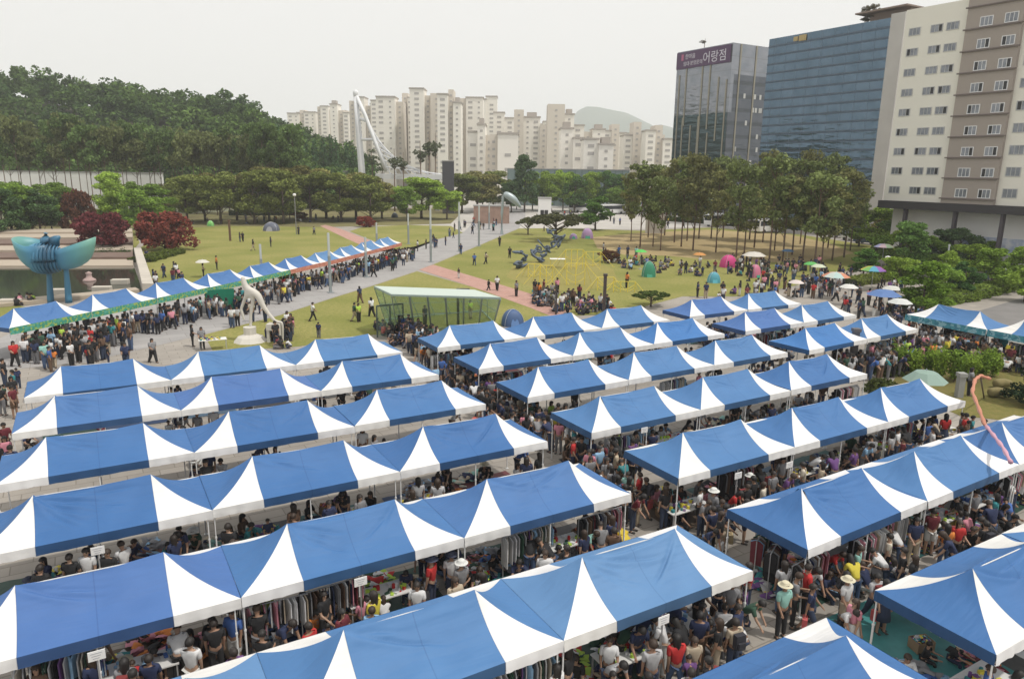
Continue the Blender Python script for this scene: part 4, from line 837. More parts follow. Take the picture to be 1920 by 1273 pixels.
t = thing('kiosk_canopy', 'green and white awning roof on posts at the far end of the promenade', 'canopy', G(962, 372), 0); b = G(962, 372); L_ = 60 / FPX * b.y
mb = MB(); mb.box(0, L_ * .48, 0, 4, 3.2, 3.9); build(mb, 'green_awning', mat('awning_green', (.05, .33, .24), .6), t); mb = MB(); mb.box(L_ * .485, L_, 0, 4, 3.0, 3.6); build(mb, 'pale_awning', mat('awning_pale', (.38, .52, .47), .6), t)
for k in range(5):
    mb = MB(); mb.box(L_ * k / 4 - .08, L_ * k / 4 + .08, .4, .56, 0, 3.0); build(mb, 'post', STEEL, t)
# white pylon and cable bridge
Yp = 222
PW = mat('pylon_white', (.72, .73, .74), .5)
t = thing('bridge_pylon', 'tall white leaning two-legged bridge pylon with stay cables', 'bridge pylon', (D(678, 330, Yp).x, Yp, 0)); O = Vector(t.location)
top = D(668, 176, Yp) - O
def P3(u, v, dy=0): return D(u, v, Yp + dy) - O
mb = MB(); mb.tube([Vector((P3(680, 330).x, 0, 0)), P3(678, 316), P3(672, 240), P3(667, 182)], [1.15, 1.0, .85, .65], 10); build(mb, 'upright_leg', PW, t, smooth=True)
mb = MB(); mb.tube([P3(667, 178), P3(684, 215, -1), P3(704, 268, -2), P3(724, 322, -3)], [.55, .55, .55, .55], 10); build(mb, 'leaning_leg', PW, t, smooth=True)
mb = MB(); mb.tube([P3(671, 222), P3(690, 228, -1)], .45, 8); mb.tube([P3(674, 262), P3(702, 262, -2)], .4, 8); build(mb, 'cross_tie', PW, t)
mb = MB(); mb.lathe([(0, 1.7), (.6, 1.5), (.8, .9), (.75, .2), (.6, -.3)], 12, c=P3(667, 180)); build(mb, 'finial', PW, t, smooth=True)
mb = MB(); mb.box(P3(706, 322).x, P3(842, 322).x, -2, 3, P3(760, 336).z, P3(760, 327).z); build(mb, 'deck', PW, t)
mb = MB(); mb.box(P3(760, 336).x - .6, P3(760, 336).x + .6, -1, 1, 0, P3(760, 336).z); mb.box(P3(820, 336).x - .6, P3(820, 336).x + .6, -1, 1, 0, P3(760, 336).z); build(mb, 'pier', CONC, t)
for k in range(9):
    mb = MB(); mb.tube([P3(686 + k * 4, 216 + k * 12, -1), P3(732 + k * 12, 327, 0)], .17, 5); build(mb, 'stay_cable', mat('cable_grey', (.72, .73, .75), .5), t)
# ------------------------------------------------------------------ pool, steps and terrace at the left
POOLW = bpy.data.materials.new('pool_water'); POOLW.use_nodes = True; p_ = POOLW.node_tree.nodes['Principled BSDF']; p_.inputs['Base Color'].default_value = (.035, .042, .03, 1); p_.inputs['Roughness'].default_value = .07
n_ = POOLW.node_tree; q_ = n_.nodes.new('ShaderNodeTexNoise'); q_.inputs['Scale'].default_value = .9; q_.inputs['Detail'].default_value = 4; b_ = n_.nodes.new('ShaderNodeBump'); b_.inputs['Strength'].default_value = .25; b_.inputs['Distance'].default_value = .1; n_.links.new(q_.outputs[0], b_.inputs['Height']); n_.links.new(b_.outputs[0], p_.inputs['Normal'])
sheet('water', [(-80, 504), (252, 503), (268, 548), (200, 556), (120, 562), (-80, 572)], .03, POOLW)
TAN = mat('tan_stone', (.38, .32, .25), .9, noise=(.6, .5, (.40, .34, .27)), bump=(4, .2)); RBR = mat('red_brown_stone', (.17, .115, .09), .85, noise=(.8, .5, None)); CRS = mat('cream_stone', (.52, .475, .41), .9, noise=(.6, .4, None))
aL, aR = G(-120, 503), G(250, 502); fL, fR = G(-120, 450), G(250, 447)
for i in range(6):
    k0, k1 = i / 6, (i + 1) / 6; mb = MB(); A_ = aL.lerp(fL, k0); B_ = aR.lerp(fR, k0); C_ = aR.lerp(fR, k1); D_ = aL.lerp(fL, k1)
    mb.prism([A_, B_, C_, D_], 0, .28 * (i + 1), 0); o = struct(build(mb, 'pool_steps', [RBR if i in (1, 3) else TAN]))
# low wall on the right side of the pool, pale steps on the near side
def stone(name, pts, z0, z1, m, lab, cat):
    mb = MB(); P_ = [G(*p) for p in pts]; c = sum(P_, Vector()) / len(P_); mb.prism([p - c for p in P_], z0, z1); o = build(mb, name, m, loc=c); bv = o.modifiers.new('b', 'BEVEL'); bv.width = .03; return tag(o, lab, cat)
stone('pool_side_wall', [(252, 478), (266, 478), (290, 550), (268, 550)], 0, 1.0, CRS, 'cream stone wall sloping down along the right side of the pool', 'wall')
stone('stone_ledge', [(-60, 575), (70, 563), (150, 556), (255, 545), (262, 549), (150, 562), (70, 570), (-60, 583)], 0, .35, TAN, 'tan stone ledge along the near edge of the pool', 'ledge')
for i, (u, v, lab) in enumerate([(110, 552, 'pale stone block on the near pool ledge beside the sculpture legs'), (192, 547, 'pale square stone block right of the winged sculpture'), (226, 533, 'pale stone block near the right end of the pool'), (20, 572, 'pale stone block at the left end of the ledge')]):
    b = G(u, v); mb = MB(); mb.box(-.85, .85, -.4, .4, .0, .55); o = build(mb, 'stone_block', CRS, loc=b, rz=R(10)); bv = o.modifiers.new('b', 'BEVEL'); bv.width = .05; tag(o, lab, 'stone block', 'pale stone blocks by the pool')
mb = MB(); mb.lathe([(.0, .0), (.7, 0), (.6, .2), (.3, .4), (.25, .7), (.35, .9), (0, 1.05)], 12); tag(build(mb, 'stone_fountain', mat('pink_stone', (.42, .30, .28), .9), loc=G(168, 527), smooth=True), 'small pinkish fountain stone standing in the pool', 'fountain')
# ------------------------------------------------------------------ winged sculpture
def grad_teal():
    m = bpy.data.materials.new('winged_steel'); m.use_nodes = True; n = m.node_tree; L = n.links; p = n.nodes['Principled BSDF']; p.inputs['Roughness'].default_value = .45
    t = n.nodes.new('ShaderNodeTexCoord'); s = n.nodes.new('ShaderNodeSeparateXYZ'); L.new(t.outputs['Object'], s.inputs[0])
    a = n.nodes.new('ShaderNodeMath'); a.operation = 'ABSOLUTE'; L.new(s.outputs[0], a.inputs[0])
    r = n.nodes.new('ShaderNodeValToRGB'); r.color_ramp.elements[0].position = .0; r.color_ramp.elements[0].color = (.015, .07, .13, 1); r.color_ramp.elements[1].position = 1; r.color_ramp.elements[1].color = (.16, .36, .29, 1)
    e1 = r.color_ramp.elements.new(.35); e1.color = (.06, .22, .36, 1); e2 = r.color_ramp.elements.new(.7); e2.color = (.10, .30, .34, 1)
    q = n.nodes.new('ShaderNodeMath'); q.operation = 'DIVIDE'; q.inputs[1].default_value = 3.6; L.new(a.outputs[0], q.inputs[0]); L.new(q.outputs[0], r.inputs[0]); L.new(r.outputs[0], p.inputs[0]); return m
WST = grad_teal(); base = Vector((D(112, 560, 65.5).x, 65.5, 0)); pz = 65.5 / FPX
t = thing('winged_sculpture', 'tall teal and blue flower-like winged sculpture on two legs in the pool', 'sculpture', base)
def sp(u, v, dy=0): return D(u, v, 65.5 + dy) - base
def funnel(mb, foot, neck, rimfn, n=40, m=14):
    V = []; F = []
    for j in range(m + 1):
        k = j / m
        for i in range(n):
            a = 2 * math.pi * i / n; rim = rimfn(a); q = k ** 2.0
            c = foot.lerp(neck, min(1, k * 1.5)) if k < .66 else neck
            r0 = .30 - .1 * min(1, k * 2); rib = 1 + .035 * math.cos(12 * a) * k
            base_ = c + Vector((math.cos(a), math.sin(a), 0)) * r0
            if k < .5: pnt = foot.lerp(neck, k / .5) + Vector((math.cos(a), math.sin(a), 0)) * r0
            else:
                s_ = (k - .5) / .5; s2 = s_ ** 1.25; st = neck + Vector((math.cos(a), math.sin(a), 0)) * .2
                pnt = st.lerp(rim, s2); d = (rim - neck); out = Vector((d.x, d.y, 0)); pnt += out * (.28 * math.sin(math.pi * s_)) * rib - Vector((0, 0, .35 * math.sin(math.pi * s_)))
            V.append(pnt)
    for j in range(m):
        for i in range(n): F.append((j * n + i, j * n + (i + 1) % n, (j + 1) * n + (i + 1) % n, (j + 1) * n + i))
    mb.add(V, F)
def rimL(a):
    c = sp(66, 470); x = math.cos(a); y = math.sin(a)
    return Vector((c.x + x * 1.75, y * 1.5, sp(0, 456).z + .55 * max(0, -x) + .1 * y))
def rimR(a):
    x = math.cos(a); y = math.sin(a); c = sp(140, 460)
    return Vector((c.x + x * 1.9, y * 1.2, sp(0, 456).z + .62 * x + .1 * y))
for foot, neck, rim, nm in ((sp(95, 566), sp(92, 512), rimL, 'left_petal'), (sp(129, 566), sp(124, 505), rimR, 'right_petal')):
    foot = Vector((foot.x, 0, 0)); mb = MB(); funnel(mb, foot, Vector((neck.x, 0, neck.z)), rim); o = build(mb, nm, WST, t, smooth=True); sm = o.modifiers.new('s', 'SOLIDIFY'); sm.thickness = .09
mb = MB()
cb = sp(88, 484); 
for i in range(13):       # ribbed rounded heart made of upright fins
    a = -1.25 + 2.5 * i / 12; r0 = 1.38 * math.cos(a * .62); x = cb.x + 1.45 * math.sin(a); V = []
    pts = [Vector((x * 1 + 0, -1.3 * math.cos(a) * math.cos(b * .9) * 1.05, cb.z + r0 * math.sin(b))) for b in [-1.45 + 2.9 * k / 14 for k in range(15)]]
    mb.tube(pts, [.05 + .11 * math.sin(math.pi * k / 14) for k in range(15)], 6)
mb.lathe([(0.02, 1.28), (.8, 1.1), (1.25, .6), (1.38, 0), (1.2, -.6), (.7, -1.1), (.2, -1.5)], 24, c=(cb.x, 0, cb.z)); build(mb, 'ribbed_heart', WST, t, smooth=True)
mb = MB(); mb.tube([sp(90, 455), sp(84, 446), sp(86, 437)], [.7, .4, .2], 8); mb.tube([sp(100, 455), sp(106, 447), sp(112, 444)], [.6, .3, .12], 8); build(mb, 'crest', WST, t, smooth=True)
# ------------------------------------------------------------------ white bending figure
WS = mat('white_sculpture', (.60, .57, .51), .75, noise=(1.2, .4, (.48, .46, .42)))
def skin(name, verts, edges, sub=2, root=0, M=None):
    """grow one continuous surface round a skeleton of (position, radius)"""
    me = bpy.data.meshes.new(name); bm = bmesh.new(); ly = bm.verts.layers.skin.verify(); vs = []
    for i, (c, r0) in enumerate(verts):
        v = bm.verts.new(c); v[ly].radius = (r0, r0) if not hasattr(r0, '__len__') else r0; v[ly].use_root = (i == root); vs.append(v)
    for a, b in edges: bm.edges.new((vs[a], vs[b]))
    bm.to_mesh(me); bm.free(); o = bpy.data.objects.new(name, me); COL.objects.link(o); md = o.modifiers.new('k', 'SKIN'); md.use_smooth_shade = True
    if sub: s_ = o.modifiers.new('s', 'SUBSURF'); s_.levels = sub; s_.render_levels = sub
    dg = bpy.context.evaluated_depsgraph_get(); out = bpy.data.meshes.new_from_object(o.evaluated_get(dg)); bpy.data.objects.remove(o); bpy.data.meshes.remove(me); out.name = name
    if M is not None: out.transform(M)
    return out
def skinobj(name, verts, edges, m, parent, sub=2, root=0): me = skin(name, verts, edges, sub, root); me.materials.clear(); me.materials.append(m); return link(name, me, parent)
fb = Vector((G(470, 640).x, G(470, 640).y, 0)); t = thing('bending_figure_sculpture', 'large cream sculpture of a bending long-limbed figure leaning over a stool', 'sculpture', fb)
def fp(u, v, dy=0): return D(u, v, fb.y + dy) - fb
vs = [(fp(468, 548), .42), (fp(460, 536), .30), (fp(456, 526), .26), (fp(455, 518), .20), (fp(483, 552), .40), (fp(492, 572), .27), (fp(502, 586), .18), (fp(508, 594), .20), (fp(518, 604), .13), (fp(528, 604), .14), (fp(530, 616), .12), (fp(530, 642), .12),
      (fp(459, 560), .17), (fp(452, 580), .14), (fp(458, 600), .11), (fp(475, 560), .20), (fp(470, 590), .15), (fp(470, 628), .14), (fp(505, 610, .3), .11), (fp(507, 625, .3), .10), (fp(507, 636, .3), .11)]
vs = [(p, r0 * .74) for p, r0 in vs]
ed = [(0, 1), (1, 2), (2, 3), (0, 4), (4, 5), (5, 6), (6, 7), (7, 8), (8, 9), (9, 10), (10, 11), (0, 12), (12, 13), (13, 14), (0, 15), (15, 16), (16, 17), (8, 18), (18, 19), (19, 20)]
skinobj('body', vs, ed, WS, t)
mb = MB(); mb.lathe([(0, 1.1), (.46, 1.08), (.45, .55), (.6, .48), (.9, .36), (1.2, .02), (0, 0)], 10, c=(fp(470, 640).x, 0, 0)); build(mb, 'pedestal', WS, t)
mb = MB(); x = fp(518, 640).x; mb.box(x - .55, x + .4, -.4, .4, .9, 1.35); mb.box(x - .55, x - .35, -.35, .35, 0, .9); mb.box(x + .25, x + .4, -.35, .35, 0, .9); build(mb, 'stool', WS, t)
# ------------------------------------------------------------------ glass pavilion
PG = glassmat('pavilion_glass', (.84, .92, .86), .30); PGR = glassmat('pavilion_roof_glass', (1, 1, .98), .88, .3); PM = mat('pavilion_mullion', (.27, .34, .30), .5)
ZP = 3.5; T_ = [G(702, 537, ZP), G(890, 544, ZP), G(938, 558, ZP), G(734, 552, ZP)]; B_ = [G(722, 600), G(903, 583), G(926, 606), G(746, 626)]
# roof corners in order: back left, back right, front right, front left
pc = Vector((sum(p.x for p in B_) / 4, sum(p.y for p in B_) / 4, 0)); t = thing('glass_pavilion', 'green glass pavilion with outward leaning walls and a flat roof on the lawn', 'pavilion', pc)
T_ = [p - pc for p in T_]; B_ = [p - pc for p in B_]
mb = MB(); mb.face(T_); o = build(mb, 'roof_panel', PGR, t); so_ = o.modifiers.new('s', 'SOLIDIFY'); so_.thickness = .03
for i in range(4):
    j = (i + 1) % 4; mb = MB(); mb.face([B_[i], B_[j], T_[j] - Vector((0, 0, .1)), T_[i] - Vector((0, 0, .1))]); build(mb, 'glass_wall', PG, t)
    nn = 6 if i in (0, 2) else 2
    for k in range(nn + 1):
        if k == nn and i != 3: pass
        mb = MB(); a = B_[i].lerp(B_[j], k / nn); b = T_[i].lerp(T_[j], k / nn) - Vector((0, 0, .12)); mb.beam(a, b, .13 if i in (2,) else .05, .07)
        if k < nn: build(mb, 'mullion', PM, t)
    mb = MB(); mb.beam(T_[i] - Vector((0, 0, .06)), T_[j] - Vector((0, 0, .06)), .10, .12); mb.beam(B_[i] + Vector((0, 0, .05)), B_[j] + Vector((0, 0, .05)), .12, .1); mb.beam(B_[i].lerp(T_[i], .5), B_[j].lerp(T_[j], .5), .04, .04); build(mb, 'edge_frame', PM, t)
mb = MB(); a, b = B_[3], B_[2]; d = (b - a).normalized(); q = a - d * .3 + Vector((.3, -.35, 0))
for k in range(3): mb.beam(q + d * (-1.6 + k * 1.05), q + d * (-1.6 + k * 1.05) + Vector((0, 0, 2.4)), .1, .1)
mb.beam(q - d * 1.6 + Vector((0, 0, 2.4)), q + d * .5 + Vector((0, 0, 2.4)), .12, .1); build(mb, 'door_frame', mat('dark_green_frame', (.06, .09, .075), .5), t)
mb = MB(); mb.face([q - d * 1.55 + Vector((0, 0, .05)), q + d * .45 + Vector((0, 0, .05)), q + d * .45 + Vector((0, 0, 2.35)), q - d * 1.55 + Vector((0, 0, 2.35))]); build(mb, 'door_glass', PG, t)
# ------------------------------------------------------------------ promenade light columns, lamps
POLE = mat('pole_grey', (.27, .30, .31), .5, .2); POLT = mat('pole_pale', (.50, .53, .53), .4, .2)
for i, (u, vb, vt) in enumerate([(492, 530, 458), (620, 549, 437), (687, 520, 445), (707, 470, 418), (766, 458, 401), (808, 492, 391), (861, 472, 379), (898, 462, 386), (917, 430, 380), (941, 425, 368)]):
    b = G(u, vb); H = zpix(b, vt); t = thing('light_column', f"slim square grey light column, {onat(i)} from the left along the promenade", 'light column', b, GA, 'light columns along the promenade')
    mb = MB(); mb.box(-.12, .12, -.12, .12, 0, H * .62); build(mb, 'shaft', POLE, t); mb = MB(); mb.box(-.1, .1, -.1, .1, H * .622, H); build(mb, 'lantern_shaft', POLT, t); mb = MB(); mb.box(-.3, .3, -.3, .3, 0, .08); build(mb, 'base_plate', POLE, t)
def lamp(u, vb, vt, lab, c=(.06, .045, .04), arm=0, wd=.13, name='lamp_post', head='box'):
    b = G(u, vb); H = zpix(b, vt); t = thing(name, lab, 'lamp post', b); m = mat(f'lamp_{c[0]:.2f}', c, .5); mb = MB(); mb.box(-wd, wd, -wd, wd, 0, H); build(mb, 'post', m, t); mb = MB()
    if head == 'box': mb.box(-wd * 1.3, wd * 1.3 + arm, -wd * 1.3, wd * 1.3, H + .003, H + .22)
    else: mb.lathe([(0, .5), (.25, .42), (.34, .2), (.25, 0), (0, -.05)], 12, c=(0, 0, H))
    build(mb, 'lamp_head', m if head == 'box' else WHITEP, t, smooth=head != 'box'); return t
lamp(1132, 592, 518, 'dark brown square lamp post among the crowd at the brick path'); lamp(859, 612, 546, 'dark lamp post with a side arm in front of the glass pavilion', (.03, .02, .02), .8, .1); lamp(1042, 590, 538, 'thin dark post in the crowd below the brick path', (.05, .04, .04), 0, .08)
lamp(1597, 690, 622, 'stout dark grey column beside the back right canopies', (.11, .10, .10), 0, .18); lamp(1769, 535, 462, 'pale slim lamp post between the roadside trees', (.45, .47, .48), 0, .06); lamp(1658, 535, 488, 'dark lamp post with white globe behind the rainbow parasol', (.05, .05, .05), 0, .07, head='g')
lamp(556, 440, 368, 'white globe lamp in front of the olive pines', (.2, .2, .2), 0, .07, head='g'); lamp(432, 452, 415, 'short brown post on the left lawn', (.14, .08, .05), 0, .14); lamp(574, 345, 285, 'pale road lamp before the dark conifers', (.55, .58, .6), 1.2, .12); lamp(1797, 745, 706, 'grey square post by the garden', (.30, .30, .29), 0, .17)
# crane-necked sculpture on a stem at the far end
t = thing('curved_sculpture', 'grey curved beak-like sculpture on a tall stem above the promenade', 'sculpture', G(941, 440)); O = Vector(t.location); Yc = O.y
def cp(u, v): return D(u, v, Yc) - O
skinobj('curved_head', [(cp(943, 364), .55), (cp(952, 366), .75), (cp(963, 374), .8), (cp(972, 384), .45), (cp(977, 390), .15)], [(0, 1), (1, 2), (2, 3), (3, 4)], mat('sculpture_grey', (.36, .42, .43), .4, .3), t)
mb = MB(); mb.tube([(0, 0, 0), cp(941, 400), cp(944, 366)], [.32, .26, .2], 8); build(mb, 'stem', MATS['sculpture_grey'], t)
# ------------------------------------------------------------------ yellow frames on the mound
YL = mat('yellow_paint', (.72, .58, .08), .5)
def yframe(u0, u1, v0, v1, lab, n=4):
    a, b = G(u0, v0), G(u1, v0); H = zpix(a, v1); t = thing('yellow_climbing_frame', lab, 'climbing frame', a)
    d = b - a
    for k in range(n):
        mb = MB(); mb.tube([d * (k / (n - 1)), d * (k / (n - 1)) + Vector((0, 0, H))], .042, 6); build(mb, 'post', YL, t)
    for k in range(3):
        mb = MB(); pts = [d * s_ + Vector((0, .3 * k, H * (1 - .35 * k) - .5 * math.sin(math.pi * s_) * (k > 0))) for s_ in [i / 8 for i in range(9)]]; mb.tube(pts, .03, 5); build(mb, 'rail', YL, t)
    for k in (0, 1):
        mb = MB(); p = d * k; mb.tube([p + Vector((0, 0, H)), p + Vector(((k * 2 - 1) * H * .9, -H * .4, 0))], .025, 5); mb.tube([p + Vector((0, 0, H)), p + Vector(((k * 2 - 1) * H * .4, H * .9, 0))], .025, 5); build(mb, 'stay', YL, t)
    return t
yframe(1012, 1036, 532, 498, 'tallest yellow frame, under the white panel on the mound', 3); yframe(1062, 1096, 535, 494, 'yellow frame right of the white panel', 3); yframe(990, 1013, 520, 495, 'small yellow frame at the left foot of the mound', 3)
yframe(1120, 1150, 545, 520, 'yellow frame with crossed stays nearest the umbrella pine', 3); yframe(1060, 1092, 505, 468, 'yellow frame at the top of the mound', 4); yframe(1150, 1190, 548, 528, 'low yellow frame at the right foot of the mound', 4)
yframe(1098, 1125, 500, 472, 'yellow frame beside the seated crowd', 3)
mb = MB(); b = G(1045, 502); H = zpix(b, 486); mb.box(-1.0, 1.0, -.5, .5, H, H + .06); o = build(mb, 'white_panel', WHITEP, loc=b); 
t = thing('panel_table', 'small white flat panel on posts above the yellow frames', 'table', b); o.parent = t; o.location = (0, 0, 0)
for sx_ in (-.9, .9):
    mb = MB(); mb.box(sx_ - .03, sx_ + .03, -.03, .03, 0, H); build(mb, 'leg', YL, t)
# blue-grey reclining sculpture group
BG = mat('blue_grey_bronze', (.10, .135, .19), .6, .1, noise=(1.5, .8, (.04, .05, .07))); rs = random.Random(11)
for i, (u, v, w_, h) in enumerate([(1002, 478, 2.4, 2.6), (1028, 474, 2.2, 2.4), (1050, 468, 2.0, 3.0), (990, 492, 2.4, 1.5), (1012, 492, 1.8, 1.5), (972, 503, 1.5, 1.0)]):
    t = thing('knotted_sculpture', f"knotted blue-grey metal sculpture, {['highest black-topped one of the heap', 'middle one of the heap', 'right one under the umbrella pine', 'low wide one at the left', 'small one in front of the middle', 'smallest one trailing off to the left'][i]}", 'sculpture', G(u, v), 0, 'knotted sculptures on the mound')
    vs = [(Vector((0, 0, .3)), .34)]; ed = []
    for k in range(30):
        par = rs.randrange(max(0, k - 3), k + 1); p = vs[par][0] + Vector((rs.uniform(-1, 1) * w_ * .38, rs.uniform(-1, 1) * .6, rs.uniform(-.3, 1) * h * .35)); p.z = min(max(.2, p.z), h); p.x = max(-w_, min(w_, p.x)); vs.append((p * 1.0, rs.uniform(.10, .24))); ed.append((par, k + 1))
    skinobj('knot', vs, ed, BG, t, 1)
# ------------------------------------------------------------------ parasols, small tents
def parasol(u, v, vt, rad, cols, lab, flat=.3):
    b = G(u, v); H = max(1.9, zpix(b, vt)); t = thing('parasol', lab, 'parasol', b, rt.uniform(0, 1)); mb = MB(); n = 8; V = [(0, 0, H)]; 
    for j, (rr, zz) in enumerate([(.5, .82), (1, .0)]):
        for i in range(n * 2): a = math.pi * i / n; rx = rad * rr * (1 if i % 2 == 0 else .93); V.append((rx * math.cos(a), rx * math.sin(a), H - rad * flat * (1 - zz) - (0 if j == 0 else .05)))
    F = []; MI = []
    for i in range(2 * n):
        mb.face([V[0], V[1 + i], V[1 + (i + 1) % (2 * n)]], (i // 2) % len(cols)); mb.face([V[1 + i], V[1 + 2 * n + i], V[1 + 2 * n + (i + 1) % (2 * n)], V[1 + (i + 1) % (2 * n)]], (i // 2) % len(cols))
    ms = [mat('cloth_%d_%d_%d' % tuple(int(c * 100) for c in col), col, .7, trans=.2) for col in cols]; build(mb, 'cover', ms, t); mb = MB(); mb.tube([(0, 0, 0), (0, 0, H + .1)], .025, 6); build(mb, 'pole', STEEL, t); mb = MB(); mb.lathe([(0, .12), (.22, .1), (.25, 0)], 10); build(mb, 'foot', CONC, t); return t
RBW = [(.55, .10, .12), (.65, .30, .05), (.65, .55, .10), (.20, .45, .12), (.10, .35, .50), (.25, .12, .42), (.55, .12, .30), (.6, .4, .4)]
parasol(1633, 545, 499, 1.35, RBW, 'rainbow parasol with wide coloured panels by the olive hedge'); parasol(1652, 505, 457, 1.3, [(.6, .45, .5), (.4, .55, .35), (.65, .6, .45), (.4, .4, .6)], 'pastel multicoloured parasol farthest along the path'); parasol(1563, 560, 510, 1.4, [(.62, .26, .16), (.55, .62, .58), (.45, .6, .58)], 'orange and mint parasol left of the rainbow one')
parasol(1653, 590, 543, 1.5, [(.12, .22, .48)], 'plain blue parasol behind the back right canopies'); parasol(1588, 572, 533, .9, [(.72, .72, .68)], 'white parasol beside the orange and mint one'); parasol(1668, 578, 536, .9, [(.7, .7, .66)], 'small white parasol behind the blue one')
parasol(1518, 520, 492, .9, [(.12, .45, .12)], 'bright green parasol by the pine trunks'); parasol(1532, 525, 500, .9, [(.6, .65, .5)], 'pale green parasol right of the bright green one'); parasol(1412, 500, 472, 1.6, [(.68, .64, .58)], 'wide off-white parasol among the pine trunks'); parasol(382, 520, 487, .8, [(.66, .64, .58)], 'cream parasol on the left lawn behind the stalls')
parasol(1475, 492, 478, .9, [(.10, .2, .36)], 'small dark blue parasol under the grove'); parasol(1200, 505, 468, .8, [(.10, .55, .10)], 'vivid green parasol above the seated crowd'); parasol(1310, 500, 482, .9, [(.6, .28, .08)], 'orange parasol at the edge of the grove'); parasol(1728, 756, 697, 1.15, [(.27, .38, .33)], 'grey-green parasol behind the third nearest right row', .45)
parasol(1682, 610, 560, 1.0, [(.66, .68, .66)], 'white parasol at the end of the clipped hedge'); parasol(1490, 560, 535, .8, [(.7, .62, .6)], 'pinkish white parasol behind the farthest short row')
def dome(u, v, wpx, vt, col, lab, ang=0, dark=(.03, .04, .06)):
    b = G(u, v); H = zpix(b, vt); Wd = wpx / FPX * b.y / 2; t = thing('dome_tent', lab, 'tent', b, ang); mb = MB(); n = 20; m_ = 8; V = []; F = []
    for j in range(m_ + 1):
        k = j / m_
        for i in range(n): a = 2 * math.pi * i / n; sq = 1 / max(abs(math.cos(a)), abs(math.sin(a))) ** .55; r0 = math.cos(k * math.pi / 2) ** .85; V.append((Wd * r0 * math.cos(a) * sq * .86, Wd * .8 * r0 * math.sin(a) * sq * .86, H * math.sin(k * math.pi / 2)))
    for j in range(m_):
        for i in range(n): F.append((j * n + i, j * n + (i + 1) % n, (j + 1) * n + (i + 1) % n, (j + 1) * n + i))
    mb.add(V, F); build(mb, 'cover', mat('tent_%d_%d_%d' % tuple(int(c * 100) for c in col), col, .6), t, smooth=True)
    mb = MB(); pts = [(Wd * .35 * math.cos(a), -Wd * .8 * .93 - .03, H * .55 * math.sin(a)) for a in [math.pi * k / 8 for k in range(9)]]; mb.face([(p[0], p[1] + p[2] * .28, p[2]) for p in pts]); build(mb, 'door_flap', mat('tent_dark_%d' % int(dark[2] * 100), dark, .7), t)
    mb = MB()
    for s_ in (-1, 1): mb.tube([(s_ * Wd * .8 * math.cos(q), Wd * .62 * math.cos(q), H * 1.02 * math.sin(q)) for q in [math.pi * k / 12 for k in range(13)]], .015, 5)
    build(mb, 'pole', STEEL, t); return t
dome(961, 610, 50, 580, (.05, .10, .22), 'dark blue dome tent right of the glass pavilion', .3, (.10, .2, .42)); dome(1216, 519, 30, 490, (.03, .22, .13), 'green dome tent below the vivid green parasol', 0, (.05, .3, .2)); dome(1365, 501, 36, 478, (.52, .04, .19), 'magenta pink dome tent at the edge of the grove', .4, (.35, .02, .12))
dome(1338, 530, 28, 510, (.07, .30, .38), 'teal dome tent on the grass in front of the magenta one', 0, (.1, .4, .5)); dome(1101, 447, 26, 428, (.38, .24, .42), 'lilac dome tent beyond the yellow frames', 0, (.2, .1, .2)); dome(509, 433, 34, 417, (.10, .11, .15), 'grey dome tent under the olive pines', 0, (.3, .3, .33)); dome(1415, 520, 26, 496, (.52, .16, .26), 'pale pink dome tent among the crowd', .5, (.4, .1, .2))
dome(395, 424, 14, 414, (.18, .5, .12), 'tiny lime green tent at the left end of the olive pines', 0, (.1, .3, .1)); dome(740, 408, 14, 399, (.12, .14, .18), 'tiny grey tent left of the bright green tree'); dome(1075, 448, 18, 438, (.30, .20, .38), 'low purple tent left of the lilac one', 0, (.2, .1, .2))
# twisted balloon streamer from the garden to the canopy
t = thing('streamer', 'long thin orange and pink streamer stretched from the garden to a canopy', 'streamer', G(1832, 745)); O = Vector(t.location)
pts = [D(1856, 710, 34), D(1838, 704, 33.6), D(1828, 712, 33), D(1823, 735, 32), D(1835, 765, 30), D(1846, 795, 28), D(1862, 815, 26), D(1880, 838, 24.5), D(1895, 866, 23.2)]
pts = [p - O for p in pts]; PP = []
for a, b in zip(pts, pts[1:]): PP += [a.lerp(b, k / 5) for k in range(5)]
PP.append(pts[-1]); n1 = len(PP) * 2 // 3; mb = MB(); mb.tube(PP[:n1], [.075 + .02 * math.sin(i * 1.9) for i in range(n1)], 8); build(mb, 'orange_length', mat('orange_balloon', (.50, .20, .12), .4), t, smooth=True)
mb = MB(); mb.tube(PP[n1 - 1:], [.065 + .02 * math.sin(i * 1.9) for i in range(len(PP) - n1 + 1)], 8); build(mb, 'pink_length', mat('pink_balloon', (.60, .32, .40), .4), t, smooth=True)
mb = MB(); mb.tube([(0.4, 0, 0), pts[1] * 1.0], .04, 6); build(mb, 'stake', BARK, t)
for i, (u, v, lab) in enumerate([(1862, 728, 'rough brown log seat in the garden'), (1852, 745, 'mossy round boulder in the garden')]):
    vs = [(Vector((0, 0, .25)), .3), (Vector((.6, .1, .35)), .28), (Vector((1.1, 0, .28)), .22)]; me = skin('boulder', vs, [(0, 1), (1, 2)], 2); me.materials.clear(); me.materials.append(mat('mossy_stone', (.22, .18, .08), .95, noise=(3, .6, (.12, .12, .04)))); tag(link('garden_boulder', me, loc=G(u, v)), lab, 'boulder')
